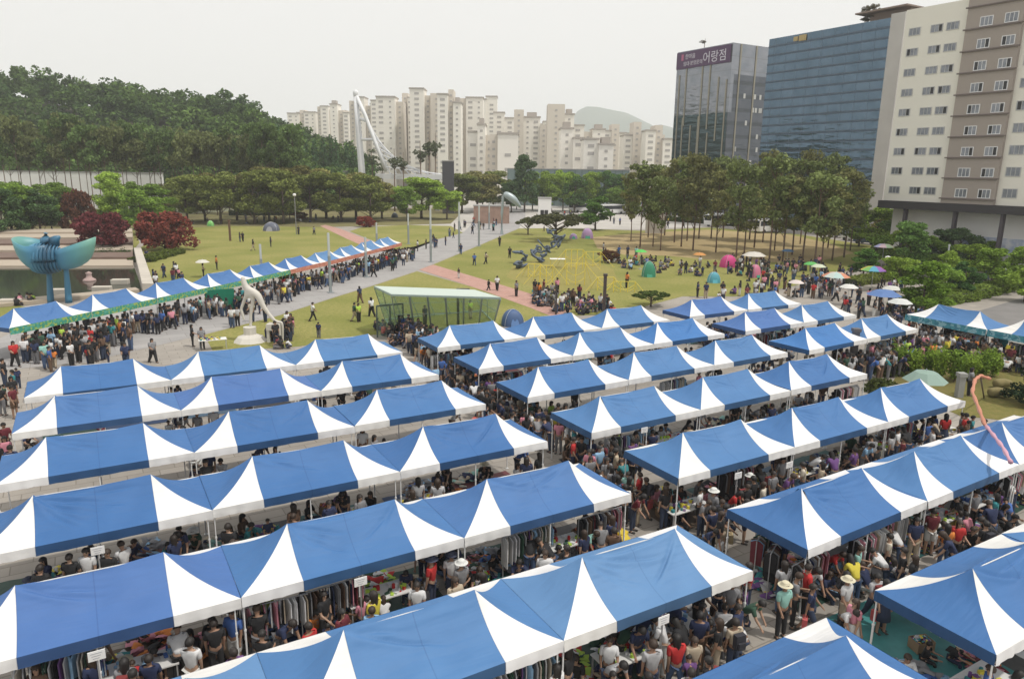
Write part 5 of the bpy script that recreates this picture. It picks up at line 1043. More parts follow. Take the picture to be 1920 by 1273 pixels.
# number boards on poles in front of the canopies
for i, (u, v, lab) in enumerate([(183, 1030, 'before the fourth farthest left row'), (181, 1226, 'before the third nearest left row'), (676, 1088, 'before the second nearest left row'), (1244, 1160, 'at the nearest canopy right of centre'), (1384, 890, 'before the third nearest right row'), (1208, 805, 'before the fourth farthest right row'), (1480, 870, 'in the clothes rows of the right block')]):
    b = G(u, v, 1.9); b.z = 0; t = thing('sign_board', f"small white board on a thin pole {lab}", 'sign', b, GA, 'white boards on poles'); mb = MB(); mb.box(-.17, .17, -.02, 0, 1.76, 1.99); build(mb, 'board', WHITEP, t); mb = MB(); mb.tube([(0, .02, 0), (0, .02, 1.95)], .018, 6); build(mb, 'pole', STEEL, t)
    mb = MB(); [mb.box(-.12 + .02 * k, .11 - .03 * k, -.026, -.021, 1.93 - k * .06, 1.945 - k * .06) for k in range(3)]; build(mb, 'faint_lines', mat('faint_ink', (.45, .45, .47), .8), t)
# ------------------------------------------------------------------ vehicles
def carproto(kind):
    root = thing('parked_car' if kind == 'car' else 'parked_bus', 'x', 'car' if kind == 'car' else 'bus'); PAINT = mat('car_paint', objcol=True, rough=.25, spec=.8); CG = mat('car_glass', (.03, .035, .04), .08, spec=.9); TY = mat('tyre', (.02, .02, .02), .8); CH = mat('lamp_clear', (.6, .6, .55), .2); RL = mat('rear_lamp', (.3, .02, .02), .3)
    if kind == 'car':
        prof = [(-2.2, .35), (-2.25, .75), (-2.1, .92), (-1.35, 1.0), (-.75, 1.42), (.75, 1.45), (1.5, 1.0), (2.15, .9), (2.28, .6), (2.2, .35)]; wd = .85; glass = [(-1.25, 1.02), (-.72, 1.38), (.72, 1.41), (1.38, 1.02)]
    else:
        prof = [(-4.4, .4), (-4.5, 1.2), (-4.4, 2.7), (-4.2, 2.9), (4.2, 2.9), (4.45, 2.6), (4.5, .9), (4.4, .4)]; wd = 1.15; glass = [(-4.2, 1.5), (-4.2, 2.5), (4.2, 2.5), (4.25, 1.5)]
    mb = MB(); n = len(prof); V = []
    for y, tap in ((-wd, 0), (wd, 0)): V += [(x, y * (1 - (.12 if z > 1.05 and kind == 'car' else 0)), z) for x, z in prof]
    mb.add(V, [tuple(range(n)), tuple(range(n, 2 * n))[::-1]] + [(k, n + k, n + (k + 1) % n, (k + 1) % n) for k in range(n)]); o = build(mb, 'body', PAINT, root); bv = o.modifiers.new('b', 'BEVEL'); bv.width = .05; bv.segments = 2
    for s_ in (-1, 1):
        mb = MB(); mb.face([(x, s_ * (wd * (.90 if z > 1.05 and kind == 'car' else 1.0) + .012), z) for x, z in glass]); build(mb, 'side_window', CG, root)
    mb = MB()
    if kind == 'car': mb.face([(-1.33, -.7, 1.03), (-1.33, .7, 1.03), (-.76, .62, 1.41), (-.76, -.62, 1.41)]); mb.face([(1.48, -.7, 1.03), (1.48, .7, 1.03), (.79, .62, 1.44), (.79, -.62, 1.44)])
    else: mb.face([(-4.49, -1, 1.4), (-4.49, 1, 1.4), (-4.43, 1, 2.6), (-4.43, -1, 2.6)])
    build(mb, 'windscreen', CG, root)
    for x in ((-1.4, 1.4) if kind == 'car' else (-2.8, 2.8)):
        for s_ in (-1, 1):
            mb = MB(); mb.tube([(x, s_ * (wd - .18), .33), (x, s_ * (wd + .02), .33)], .33 if kind == 'car' else .45, 12); build(mb, 'wheel', TY, root)
    for s_ in (-1, 1):
        mb = MB(); x = -prof[1][0]; mb.box(2.2 if kind == 'car' else 4.44, 2.3 if kind == 'car' else 4.53, s_ * .6 - .15, s_ * .6 + .15, .62, .78); build(mb, 'headlight', CH, root)
    return root
CP = {k: carproto(k) for k in ('car', 'bus')}; KIDS.update({CP[k].name: list(CP[k].children) for k in CP}); used = {'car': False, 'bus': False}
def put_car(kind, u, v, ang, col, lab):
    o = CP[kind] if not used[kind] else None
    if o is None:
        o = CP[kind].copy(); COL.objects.link(o)
        for ch in CP[kind].children:
            c = ch.copy(); COL.objects.link(c); c.parent = o
    used[kind] = True; b = G(u, v); o.location = (b.x, b.y, .02); o.rotation_euler = (0, 0, ang); o['label'] = lab; o['group'] = 'vehicles on the street'
    for c in o.children:
        if c.name.startswith('body'): c.color = (*col, 1)
WH, SV, BK, BLc, RDc = (.72, .72, .72), (.42, .43, .45), (.03, .03, .035), (.05, .09, .2), (.3, .03, .03); rc = random.Random(2)
cn = {(.72, .72, .72): 'white', (.42, .43, .45): 'silver', (.03, .03, .035): 'black', (.05, .09, .2): 'dark blue', (.3, .03, .03): 'dark red'}
cars = [(1075, 383), (1098, 386), (1120, 381), (1142, 388), (1170, 384), (1190, 391), (1208, 385), (1265, 402), (1290, 398), (1312, 406), (1335, 408), (1352, 404), (1378, 411), (1405, 414), (1430, 418), (1455, 421), (1480, 425), (1506, 430), (1528, 434), (1552, 440), (1575, 446), (1600, 452), (1625, 458), (1672, 462), (1700, 466), (1735, 486), (1762, 481), (1790, 474), (1828, 486), (1868, 478), (1905, 480), (1010, 381), (1040, 383)]
for i, (u, v) in enumerate(cars): col = rc.choice([WH, WH, WH, SV, BK, SV, BLc] if i != 12 else [RDc]); put_car('car', u, v, GA + rc.choice([0, R(90), R(90)]) + rc.uniform(-.05, .05), col, f"{cn[col]} parked car, {ordlr(sorted(range(len(cars)), key=lambda k: cars[k][0]).index(i), len(cars))} along the far street")
for i, (u, v, lab) in enumerate([(1092, 398, 'white minibus on the far plaza left of the flat-topped tree'), (1146, 402, 'white minibus on the far plaza right of the flat-topped tree'), (1350, 424, 'white minibus behind the left pine trunks'), (1440, 436, 'white minibus behind the right pine trunks')]): put_car('bus', u, v, GA + R(4), WH, lab)
# plants on the office roofs
for i, (u, v, A_, lab) in enumerate([(1320, 88, 161, 'small bush growing on the grey tower roof'), (1622, 42, 141, 'bare-looking tree on the blue office roof'), (1640, 34, 141, 'second small tree on the blue office roof')]):
    b_, z_ = PA(u, v, A_); p = XY(A_, b_); z0 = (z1t if i == 0 else Z2) ; plant_tree('wispy' if i == 0 else 'pine', 'roof_tree', (p.x, p.y, z0 - 1.0 if i == 0 else z0 - .9), 4.5, 3.5, (.14, .12, .06), lab, 'tree', None)
# ------------------------------------------------------------------ people
SKIN = mat('skin', objcol=True, rough=.6); EYE = mat('eye_dark', (.02, .015, .012), .4); CLOTH = mat('clothing', objcol=True, rough=.85, noise=(6, .35, None), bump=(14, .35, .02)); HAIR = mat('hair', objcol=True, rough=.6)
SHOE = mat('shoe', (.06, .055, .05), .7)
def half(sh, k):
    m = MB(); m.add(sh.v[16 * k:16 * k + 16], [tuple(i - 16 * k for i in f) for f in sh.f[12 * k:12 * k + 12]]); return m.mesh('shoe', SHOE)
def fig(lean=0, thL=0, knL=0, thR=0, knR=0, aL=.08, eL=.15, aR=.08, eR=.15, spread=.10, hz=None, head=0, long=False, skirt=False, shorts=False, hat=False, legout=.0, low=False):
    """forward kinematics; the figure faces -Y and stands on z = 0"""
    U, Lw = .43, .41
    def leg(t, k): return U * math.cos(t) + Lw * math.cos(t - k)
    if hz is None: hz = .085 + max(leg(thL, knL), leg(thR, knR))
    Pv = Vector((0, 0, hz)); d = Vector((0, -math.sin(lean), math.cos(lean))); fw = Vector((0, -math.cos(lean), -math.sin(lean)))
    waist = Pv + d * .15; chest = Pv + d * .33; neck = Pv + d * .49; nd = Vector((0, -math.sin(lean * .55 + head), math.cos(lean * .55 + head))); nf = Vector((0, -nd.z, nd.y))
    hc = neck + nd * .145; ht = hc + nd * .065; jaw = hc + nf * .045 - nd * .055; nose = hc + nf * .105 - nd * .012
    V = [(Pv, (.135, .10)), (waist, (.125, .09)), (chest, (.145, .105)), (neck, .052), (hc, (.076, .09)), (ht, .062), (jaw, .048), (nose, .013)]; E_ = [(0, 1), (1, 2), (2, 3), (3, 4), (4, 5), (4, 6), (4, 7)]
    for s_ in (-1, 1): V.append((hc + Vector((s_ * .078, 0, 0)), .017)); E_.append((4, len(V) - 1))
    top_v = [(Pv - d * .05, (.158, .126)), (waist, (.142, .108)), (chest, (.172, .130)), (neck - d * .06, .105), (neck - d * .015, .066)]; top_x = 1; top_e = [(0, 1), (1, 2), (2, 3), (3, 4)]
    bot_v = [(Pv + d * .06, (.150, .118))]; bot_e = []; shoes = MB(); hands = []
    for s_, t, k in ((1, thL, knL), (-1, thR, knR)):
        h = Pv + Vector((s_ * .085, 0, -.05)); kn = h + Vector((s_ * (.02 + legout), -math.sin(t) * U, -math.cos(t) * U)); an = kn + Vector((s_ * (.01 - legout * .5), -math.sin(t - k) * Lw, -math.cos(t - k) * Lw)); fl = Vector((0, -.15, -.045)) if abs(t - k) < 1.2 else Vector((0, -.06, .1))
        i0 = len(V); V += [(h, .088), (kn, .056), (kn.lerp(an, .35), .054), (an, .038), (an + fl, .034)]; E_ += [(0, i0), (i0, i0 + 1), (i0 + 1, i0 + 2), (i0 + 2, i0 + 3), (i0 + 3, i0 + 4)]
        b0 = len(bot_v)
        if shorts: bot_v += [(h, .108), (h.lerp(kn, .55), .098), (kn + (h - kn) * .12, .088)]; bot_e += [(0, b0), (b0, b0 + 1), (b0 + 1, b0 + 2)]
        else: bot_v += [(h, .106), (kn, .074), (kn.lerp(an, .5), .066), (an + (kn - an) * .1, .056)]; bot_e += [(0, b0), (b0, b0 + 1), (b0 + 1, b0 + 2), (b0 + 2, b0 + 3)]
        M = Matrix.Translation(an) @ Matrix.Rotation(0 if abs(t - k) < 1.2 else 1.2, 4, 'X'); shoes.box(-.048, .048, -.19, .075, -.085, -.045, 0, M); shoes.box(-.042, .042, -.16, .065, -.05, .015, 0, M)
    for s_, a, el in ((1, aL, eL), (-1, aR, eR)):
        a0 = a + lean * .35; sh = chest + d * .10 + Vector((s_ * .185, 0, 0)); ebo = sh + Vector((s_ * spread * .28, -math.sin(a0) * .28, -math.cos(a0) * .28)); q = a0 + el; wr = ebo + Vector((-s_ * .02, -math.sin(q) * .25, -math.cos(q) * .25)); dirh = (wr - ebo).normalized(); pm = wr + dirh * .05
        i0 = len(V); V += [(sh, .058), (ebo, .042), (wr, .027), (pm, (.036, .020))]; E_ += [(2, i0), (i0, i0 + 1), (i0 + 1, i0 + 2), (i0 + 2, i0 + 3)]; hands.append(pm)
        t0 = len(top_v); top_v += [(sh, .082), (sh.lerp(ebo, .75), .062)]; top_e += [(2, t0), (t0, t0 + 1)]
        if not low:
            cr = Vector((1, 0, 0)); curl = dirh.cross(cr).normalized() * -1
            for f_ in range(4):
                b0 = pm + dirh * .03 + Vector((0, 1, 0)).cross(dirh).normalized() * (f_ - 1.5) * .019; l = (.036, .044, .04, .03)[f_]; j = len(V)
                V += [(b0, .0095), (b0 + dirh * l * .6 + curl * .006, .0085), (b0 + dirh * l + curl * .02, .0075)]; E_ += [(i0 + 3, j), (j, j + 1), (j + 1, j + 2)]
            sd_ = Vector((0, 1, 0)).cross(dirh).normalized() * -.034 * s_; j = len(V); V += [(pm + sd_ * .8 - dirh * .01, .011), (pm + sd_ * 1.5 + dirh * .025, .009)]; E_ += [(i0 + 3, j), (j, j + 1)]
    sub = 0 if low else 1
    body = skin('body', V, E_, sub); top = skin('top', top_v, top_e, sub)
    if skirt:
        mb = MB(); sw = .25 if thL < .6 else .2; mb.lathe([(.135, hz + .05), (.165, hz - .05), (.20, hz - .25), (.235, max(.3, hz - .46)), (.22, max(.3, hz - .46))], 12); bot = mb.mesh('skirt', CLOTH, True)
    else: bot = skin('trousers' if not shorts else 'shorts', bot_v, bot_e, sub)
    mb = MB(); n = 12; m_ = 7; HV = []; HF = []
    for j in range(m_ + 1):
        ph = math.pi * .5 - (math.pi * (.62 if not long else .66)) * j / m_
        for i in range(n):
            th = 2 * math.pi * i / n; x = math.cos(th) * math.cos(ph); y = math.sin(th) * math.cos(ph); z = math.sin(ph)
            if y < -.25 and z < .30: z = .30 + (z - .30) * .12
            ext = 0
            if long and z < -.05 and y > -.3: ext = .19 * (abs(z + .05)) / .45
            if long and y > -.3 and j == m_: ext = .2
            p = hc + Vector((x * .106, 0, 0)) - nf * (y * .122 - .002) + nd * (z * .122 + .022 - ext); HV.append(p)
    for j in range(m_):
        for i in range(n): HF.append((j * n + i, (j + 1) * n + i, (j + 1) * n + (i + 1) % n, j * n + (i + 1) % n))
    mb.add(HV, HF); hair = mb.mesh('hair', HAIR, True)
    hatm = None
    if hat:
        mb = MB(); M = Matrix.Translation(hc + nd * .05) @ nd.to_track_quat('Z', 'Y').to_matrix().to_4x4(); V2 = []; F2 = []; pr_ = [(.20, -.01), (.112, .012), (.108, .07), (.08, .095), (0.001, .10)]
        for r0, z in pr_: V2 += [M @ Vector((r0 * math.cos(2 * math.pi * k / 14), r0 * math.sin(2 * math.pi * k / 14), z)) for k in range(14)]
        for i in range(4): F2 += [(i * 14 + k, i * 14 + (k + 1) % 14, (i + 1) * 14 + (k + 1) % 14, (i + 1) * 14 + k) for k in range(14)]
        mb.add(V2, F2); hatm = mb.mesh('sun_hat', CLOTH, True)
    for me, ms in ((body, [SKIN, EYE]), (top, [CLOTH])):
        me.materials.clear(); [me.materials.append(x) for x in ms]
    if not skirt: bot.materials.clear(); bot.materials.append(CLOTH)
    if not low:      # dark eyes at half head height and a mouth line on the face
        for p in body.polygons:
            c = Vector(p.center) - hc; f_, uu, xx = c.dot(nf), c.dot(nd), c.x
            if f_ > .055 and abs(uu - .018) < .014 and .018 < abs(xx) < .048: p.material_index = 1
    return dict(body=body, top=top, bottom=bot, hair=hair, hat=hatm, shoes=shoes.mesh('shoes', SHOE), shoe=[half(shoes, k) for k in (0, 1)], hand=hands[1])
POSES = {
 'standing': [dict(), dict(long=True, aR=.25, eR=.9), dict(aL=.3, eL=1.3, shorts=True), dict(skirt=True, long=True), dict(aL=.2, eL=1.5, aR=.15, eR=1.4, head=.3), dict(aR=.1, eR=.5), dict(aR=.2, eR=1.1), dict(long=True, aL=.2, eL=1.2), dict(shorts=True, aR=.2, eR=.3), dict(aL=.15, eL=.2, long=True), dict(hat=True, aR=.1, eR=.5)],
 'walking': [dict(thL=.42, knL=.12, thR=-.32, knR=.25, aL=-.35, eL=.25, aR=.4, eR=.35, lean=.05), dict(thL=.3, knL=.1, thR=-.25, knR=.35, aL=-.2, eL=.3, aR=.3, eR=1.0, long=True, lean=.05), dict(thL=-.25, knL=.3, thR=.4, knR=.1, aL=.4, eL=.4, aR=-.3, eR=.2, shorts=True)],
 'bending over': [dict(lean=.85, aL=.0, eL=.25, aR=.15, eR=.2, thL=-.08, thR=-.04, head=.3), dict(lean=.6, aL=.1, eL=.3, aR=.0, eR=.6, long=True, head=.35), dict(lean=.4, aL=.05, eL=.8, aR=.0, eR=.6, head=.4)],
 'crouching': [dict(hz=.36, thL=1.75, knL=2.4, thR=1.6, knR=2.35, lean=.45, aL=.4, eL=.5, aR=.5, eR=.4, legout=.05), dict(hz=.34, thL=1.65, knL=2.4, thR=1.75, knR=2.45, lean=.55, aL=.9, eL=.5, aR=.6, eR=.8, long=True, legout=.05)],
 'sitting': [dict(hz=.16, thL=1.85, knL=1.75, thR=1.75, knR=1.7, lean=.25, aL=.7, eL=.7, aR=.6, eR=.9, legout=.12), dict(hz=.16, thL=1.85, knL=1.75, thR=1.75, knR=1.7, lean=.1, aL=.9, eL=.3, aR=.6, eR=.9, legout=.12, long=True), dict(hz=.16, thL=1.75, knL=1.3, thR=1.8, knR=1.7, lean=.15, aL=.4, eL=.8, aR=.5, eR=.6, long=True, legout=.08), dict(hz=.16, thL=1.8, knL=1.8, thR=1.8, knR=1.8, lean=.4, aL=.9, eL=.4, aR=.8, eR=.6, hat=True, legout=.14)],
}
TPL = {k: [fig(**a) for a in v] for k, v in POSES.items()}
LOW = {k: [fig(low=True, **a) for a in v[:2]] for k, v in POSES.items()}
bag_mb = MB(); bag_mb.box(-.15, .15, -.07, .07, -.42, -.10); bag_mb.beam((-.08, 0, -.10), (-.03, 0, .04), .012, .012); bag_mb.beam((.08, 0, -.10), (.03, 0, .04), .012, .012); BAG = bag_mb.mesh('shopping_bag', CLOTH)
pk_mb = MB(); pk_mb.box(-.14, .14, .12, .27, .98, 1.36); pk_mb.box(-.10, .10, .272, .33, 1.0, 1.18); PACK = pk_mb.mesh('backpack', CLOTH)
TOPC = {'white': (.66, .66, .66), 'black': (.018, .018, .02), 'navy': (.02, .03, .08), 'grey': (.22, .22, .23), 'pale grey': (.42, .42, .43), 'red': (.48, .03, .03), 'pink': (.60, .24, .30), 'mint': (.28, .52, .46), 'sky blue': (.25, .42, .60), 'yellow': (.62, .52, .06), 'lime': (.42, .60, .08), 'orange': (.62, .20, .04), 'beige': (.46, .38, .28), 'brown': (.12, .07, .045), 'purple': (.14, .06, .20), 'dark green': (.03, .08, .05), 'maroon': (.14, .02, .03), 'cream': (.60, .54, .44), 'blue': (.05, .12, .35), 'teal': (.03, .20, .22)}
BOTC = {'black': (.02, .02, .022), 'blue denim': (.06, .10, .19), 'dark denim': (.03, .045, .085), 'beige': (.40, .33, .24), 'white': (.6, .6, .58), 'grey': (.16, .16, .17), 'brown': (.13, .08, .05), 'navy': (.02, .03, .07)}
TW_ = [11, 32, 14, 11, 4, 3, 3, 1, 2, 1, .7, .8, 1.5, 3, 2, 3, 3, 1.5, 3.5, 1.5]; BW_ = [14, 6, 11, 2, 1.5, 4, 1.5, 6]
HC_ = [(.012, .010, .009), (.02, .014, .011), (.035, .02, .012)]
rq = random.Random(99); PEOPLE = []      # (x, y, pose, place, rz)
def want(x, y, pose, place, rz=None, top=None, bot=None, z=0, child=None):
    if rz is None: rz = rq.uniform(0, 6.28)
    h = dict(standing=1.35, walking=1.35).get(pose, .6); 
    if pose == 'bending over': h = .95
    if hidden((x, y, z + h)) : return False
    u, v = PX((x, y, z + h)); 
    if not (-12 < u < 1932 and -12 < v < 1290): return False
    for q in PEOPLE:
        if abs(q[0] - x) < .36 and abs(q[1] - y) < .36 and math.hypot(q[0] - x, q[1] - y) < .36: return False
    PEOPLE.append([x, y, pose, place, rz, top, bot, z, child]); return True
def wpose(ws): return rq.choices(list(ws), list(ws.values()))[0]
def poly_fill(pts, n, place, ws, z=0, rz=None, px=True, tries=6):
    P_ = [G(*p) for p in pts] if px else [Vector(p) for p in pts]; xs = [p.x for p in P_]; ys = [p.y for p in P_]; got = 0
    def inside(x, y):
        c = False; j = len(P_) - 1
        for i in range(len(P_)):
            if (P_[i].y > y) != (P_[j].y > y) and x < (P_[j].x - P_[i].x) * (y - P_[i].y) / (P_[j].y - P_[i].y) + P_[i].x: c = not c
            j = i
        return c
    for _ in range(n * tries * 8):
        if got >= n: break
        x, y = rq.uniform(min(xs), max(xs)), rq.uniform(min(ys), max(ys))
        if inside(x, y) and want(x, y, wpose(ws), place, None if rz is None else rz + rq.uniform(-.5, .5)): got += 1
ST, WK, BD, CR, SI = 'standing', 'walking', 'bending over', 'crouching', 'sitting'
# chosen people the photograph singles out: pixel of the feet
for u, v, pose, top, bot, place, rz in [
 (252, 1290, ST, 'yellow', 'black', 'under third nearest left row', .2), (1040, 830, ST, 'yellow', 'brown', 'in the middle aisle', 2), (1120, 955, ST, 'white', 'beige', 'at the near aisle end', 1), (1505, 1160, ST, 'red', 'black', 'by the nearest right canopies', 1.5), (1462, 1150, ST, 'pale grey', 'blue denim', 'by the nearest right canopies', 3.4), (1484, 1175, ST, 'grey', 'black', 'by the nearest right canopies', 1.2),
 (1578, 1180, ST, 'white', 'beige', 'between the two nearest right rows', .6), (1632, 1170, WK, 'pale grey', 'dark denim', 'between the two nearest right rows', .3), (1600, 1110, ST, 'mint', 'grey', 'between the two nearest right rows', 1), (1575, 1210, BD, 'white', 'black', 'between the two nearest right rows', .2), (1592, 1225, ST, 'pink', 'white', 'between the two nearest right rows', 5), (1462, 1195, ST, 'mint', 'black', 'by the nearest right canopies', .4),
 (1340, 1250, BD, 'white', 'black', 'at the nearest centre canopy', 1.2), (1310, 1230, ST, 'black', 'black', 'at the nearest centre canopy', 1), (1376, 1235, ST, 'navy', 'blue denim', 'at the nearest centre canopy', .8), (1245, 985, ST, 'black', 'black', 'at the near aisle end', .5), (1308, 990, ST, 'white', 'black', 'at the near aisle end', 1.2), (1332, 1000, ST, 'grey', 'black', 'at the near aisle end', 2), (1355, 1030, ST, 'navy', 'beige', 'at the near aisle end', 1.4), (1195, 985, ST, 'white', 'beige', 'at the near aisle end', 1), (1182, 950, WK, 'yellow', 'grey', 'at the near aisle end', 1),
 (1710, 1250, SI, 'black', 'black', 'on the teal groundsheet', 1), (288, 680, WK, 'grey', 'black', 'on the open paving', 1), (362, 650, ST, 'black', 'black', 'on the open paving', 2), (30, 688, WK, 'red', 'black', 'at far left paving', 1), (88, 692, ST, 'mint', 'blue denim', 'at far left paving', 1), (28, 765, ST, 'black', 'navy', 'at left by the left rows', 1), (12, 762, ST, 'dark green', 'black', 'at left by the left rows', 2.5), (16, 862, ST, 'maroon', 'black', 'at the left edge between the left rows', 1), (380, 655, ST, 'grey', 'black', 'on the open paving', .4),
 (587, 602, WK, 'white', 'orange', 'on the lawn near the bending sculpture', 2), (598, 634, ST, 'navy', 'grey', 'on the lawn near the bending sculpture', 3), (665, 602, WK, 'dark green', 'beige', 'on the lawn left of the pavilion', 2), (673, 604, ST, 'lime', 'black', 'on the lawn left of the pavilion', 1), (697, 594, WK, 'white', 'black', 'on the lawn left of the pavilion', 4), (675, 568, WK, 'navy', 'brown', 'on the lawn left of the pavilion', 4), (797, 610, ST, 'black', 'black', 'inside the glass pavilion', 1), (882, 598, ST, 'lime', 'beige', 'inside the glass pavilion', 1), (860, 522, ST, 'black', 'white', 'on the brick path', 1), (916, 545, WK, 'black', 'black', 'on the brick path', 2), (932, 545, WK, 'white', 'black', 'on the brick path', 3), (968, 556, ST, 'grey', 'black', 'on the brick path', 1), (911, 495, WK, 'beige', 'black', 'on the lawn beside the promenade', 2),
 (1700, 640, ST, 'red', 'blue denim', 'by the turquoise-bannered row', 1), (540, 625, ST, 'white', 'black', 'around the bending sculpture', 1), (1815, 742, ST, 'grey', 'black', 'in the garden bed', 1.2), (1175, 540, ST, 'orange', 'black', 'in the crowd below the mound', 2), (436, 615, ST, 'white', 'blue denim', 'around the bending sculpture', 0), (446, 612, ST, 'pale grey', 'black', 'around the bending sculpture', .5), (560, 440, ST, 'black', 'black', 'on the left lawn', 1), (475, 470, WK, 'black', 'beige', 'on the left lawn', 2), (508, 463, ST, 'navy', 'black', 'on the left lawn', 2), (382, 520, ST, 'beige', 'black', 'on the left lawn', 2), (407, 506, ST, 'orange', 'black', 'on the left lawn', 2), (190, 475, SI, 'white', 'black', 'on the pool steps', 0), (275, 480, SI, 'navy', 'black', 'on the wall beside the pool', .4)]:
    b = G(u, v); h_ = hidden((b.x, b.y, 1.5)); PEOPLE.append([b.x, b.y, pose, place, rz, top, bot, 0, None]) if not h_ else None
# shoppers in the lanes between rows and sellers under the canopies
LANE = {'L': 'left block', 'R': 'right block', 'S': 'short back rows', 'T': 'turquoise row', 'N': 'nearest right row'}
TN = {}
for (k, x0, y0, a, gap, n, lab, cols) in rows:
    short = lab
    place_l = 'before ' + short; place_u = 'under ' + short; dens = {'L': 1.5, 'R': 1.35, 'S': 1.4, 'T': 1.6, 'N': 1.0}[k]
    ca, sa = e(a)
    for j in range(int(n * 6.0 / .52 * dens * 2.3)):          # lane on the camera side (local y < -1.5)
        s_ = rq.uniform(-.3, n * 6.05); o = rq.uniform(-3.4, -1.1); x = x0 + ca * s_ + sa * -o * -1 * -1 if False else x0 + ca * s_ - sa * o; y = y0 + sa * s_ + ca * o
        pose = wpose({ST: 4, WK: 1, BD: 2.6, CR: 2})
        if lab == 'second nearest right row' and s_ < 3 and rq.random() < .8: continue
        if k == 'N' and rq.random() < .75: continue
        want(x, y, pose, place_l, rz=R(a) + (0 if rq.random() < .35 else math.pi) + rq.uniform(-.7, .7))
    for j in range(int(n * 6 / .8 * dens * 2.4)):
        s_ = rq.uniform(.2, n * 6.05 - .2); o = rq.uniform(-1.3, .9); want(x0 + ca * s_ - sa * o, y0 + sa * s_ + ca * o, wpose({ST: 1, BD: 1.2, SI: 4, CR: 1.8}), place_u, rz=R(a) + rq.uniform(-.9, .9))
    if k == 'T': poly_fill([(1730, 640), (1850, 640), (1900, 690), (1700, 668)], 46, 'by the turquoise-bannered row', {ST: 5, WK: 1})
poly_fill([(752, 628), (800, 640), (880, 690), (960, 760), (1010, 800), (1050, 840), (960, 850), (900, 790), (830, 720), (770, 668)], 135, 'in the middle aisle', {ST: 6, WK: 3, BD: .8})
poly_fill([(1010, 800), (1060, 840), (1110, 870), (1250, 1000), (1180, 1000), (1060, 880)], 22, 'at the near aisle end', {ST: 6, WK: 2, BD: 1})
poly_fill([(1400, 1060), (1460, 1090), (1600, 1180), (1640, 1200), (1560, 1230), (1420, 1180)], 3, 'by the nearest right canopies', {ST: 6, WK: 2, BD: 1})
poly_fill([(1390, 1010), (1500, 1090), (1600, 1010), (1900, 930), (1920, 1000), (1640, 1110)], 8, 'before the second nearest right row', {ST: 3, BD: 2, SI: 2, CR: 2})
poly_fill([(1080, 1273), (1400, 1150), (1390, 1273)], 20, 'at the nearest centre canopy', {ST: 4, BD: 2, CR: 2, SI: 1})
# in front of the food stalls, on a band that follows them
for (x, y, a, rl, idx) in [t for t in TENTS if 'food stall' in t[3]]:
    ca, sa = math.cos(a), math.sin(a); fac = 'green-bannered' if idx < 5 else 'salmon-bannered'
    for j in range(30):
        s_ = rq.uniform(0, 6); o = -(1.75 + abs(rq.gauss(0, 1)) * 1.0); want(x + ca * s_ - sa * o, y + sa * s_ + ca * o, wpose({ST: 7, WK: 2}), f'before the {fac} stalls', None)
    for j in range(5): s_ = rq.uniform(.3, 5.7); want(x + ca * s_ + sa * 1.2, y + sa * s_ - ca * 1.2, ST, f'under the {fac} stalls')
poly_fill([(40, 640), (250, 625), (250, 690), (60, 700)], 44, 'queueing before the first stalls', {ST: 5, WK: 1}); poly_fill([(285, 520), (330, 512), (350, 540), (290, 550)], 10, 'behind the food stalls near the pool', {ST: 3, WK: 1})
poly_fill([(500, 620), (550, 622), (560, 655), (500, 655)], 16, 'around the bending sculpture', {ST: 2, SI: 2, CR: 1, BD: 1}); poly_fill([(700, 620), (745, 612), (775, 640), (745, 652)], 16, 'at the door of the glass pavilion', {ST: 1, SI: 3, CR: 2})
poly_fill([(430, 590), (500, 570), (505, 610), (430, 615)], 8, 'around the bending sculpture', {ST: 5})
poly_fill([(720, 520), (800, 480), (900, 440), (965, 428), (940, 400), (890, 415), (780, 465), (730, 490)], 34, 'on the promenade', {ST: 2, WK: 4}); poly_fill([(250, 600), (420, 600), (640, 550), (500, 560), (400, 590)], 8, 'on the promenade', {ST: 2, WK: 4})
poly_fill([(990, 552), (1030, 548), (1090, 562), (1150, 575), (1150, 592), (1050, 590), (1000, 575)], 62, 'at the brick path end', {ST: 3, SI: 3, CR: 1})
poly_fill([(1105, 470), (1160, 478), (1250, 490), (1360, 505), (1420, 520), (1330, 520), (1230, 515), (1150, 500)], 62, 'in the seated crowd', {SI: 4, ST: 2, CR: 1}); poly_fill([(1370, 495), (1540, 500), (1600, 520), (1560, 560), (1450, 555), (1400, 530)], 95, 'in the crowd beside the grove', {ST: 4, SI: 2, WK: 1})
poly_fill([(1550, 540), (1700, 540), (1720, 590), (1640, 610), (1560, 590)], 34, 'around the parasols at the right', {ST: 4, WK: 1}); poly_fill([(1640, 590), (1730, 600), (1760, 660), (1690, 660)], 18, 'around the parasols at the right', {ST: 3, BD: 1}); poly_fill([(1280, 560), (1400, 548), (1540, 560), (1400, 580)], 20, 'behind the short back rows', {ST: 3, SI: 2})
poly_fill([(1000, 440), (1140, 432), (1330, 428), (1300, 400), (1000, 395)], 44, 'on the far plaza', {ST: 2, WK: 3}); poly_fill([(350, 430), (620, 440), (560, 480), (330, 500)], 3, 'on the left lawn', {ST: 2, WK: 2}); poly_fill([(360, 420), (700, 420), (700, 408), (360, 412)], 18, 'under the olive pines', {SI: 2, ST: 2})
poly_fill([(30, 450), (110, 440), (130, 452), (30, 462)], 12, 'above the pool steps', {ST: 2, SI: 2}); poly_fill([(1850, 540), (1925, 525), (1925, 505), (1840, 520)], 14, 'behind the long hedge', {ST: 2, WK: 2}); poly_fill([(0, 580), (60, 570), (80, 560), (0, 570)], 6, 'on the near pool ledge', {SI: 3}); poly_fill([(830, 480), (960, 450), (960, 500), (880, 510)], 4, 'on the lawn beside the promenade', {WK: 1})
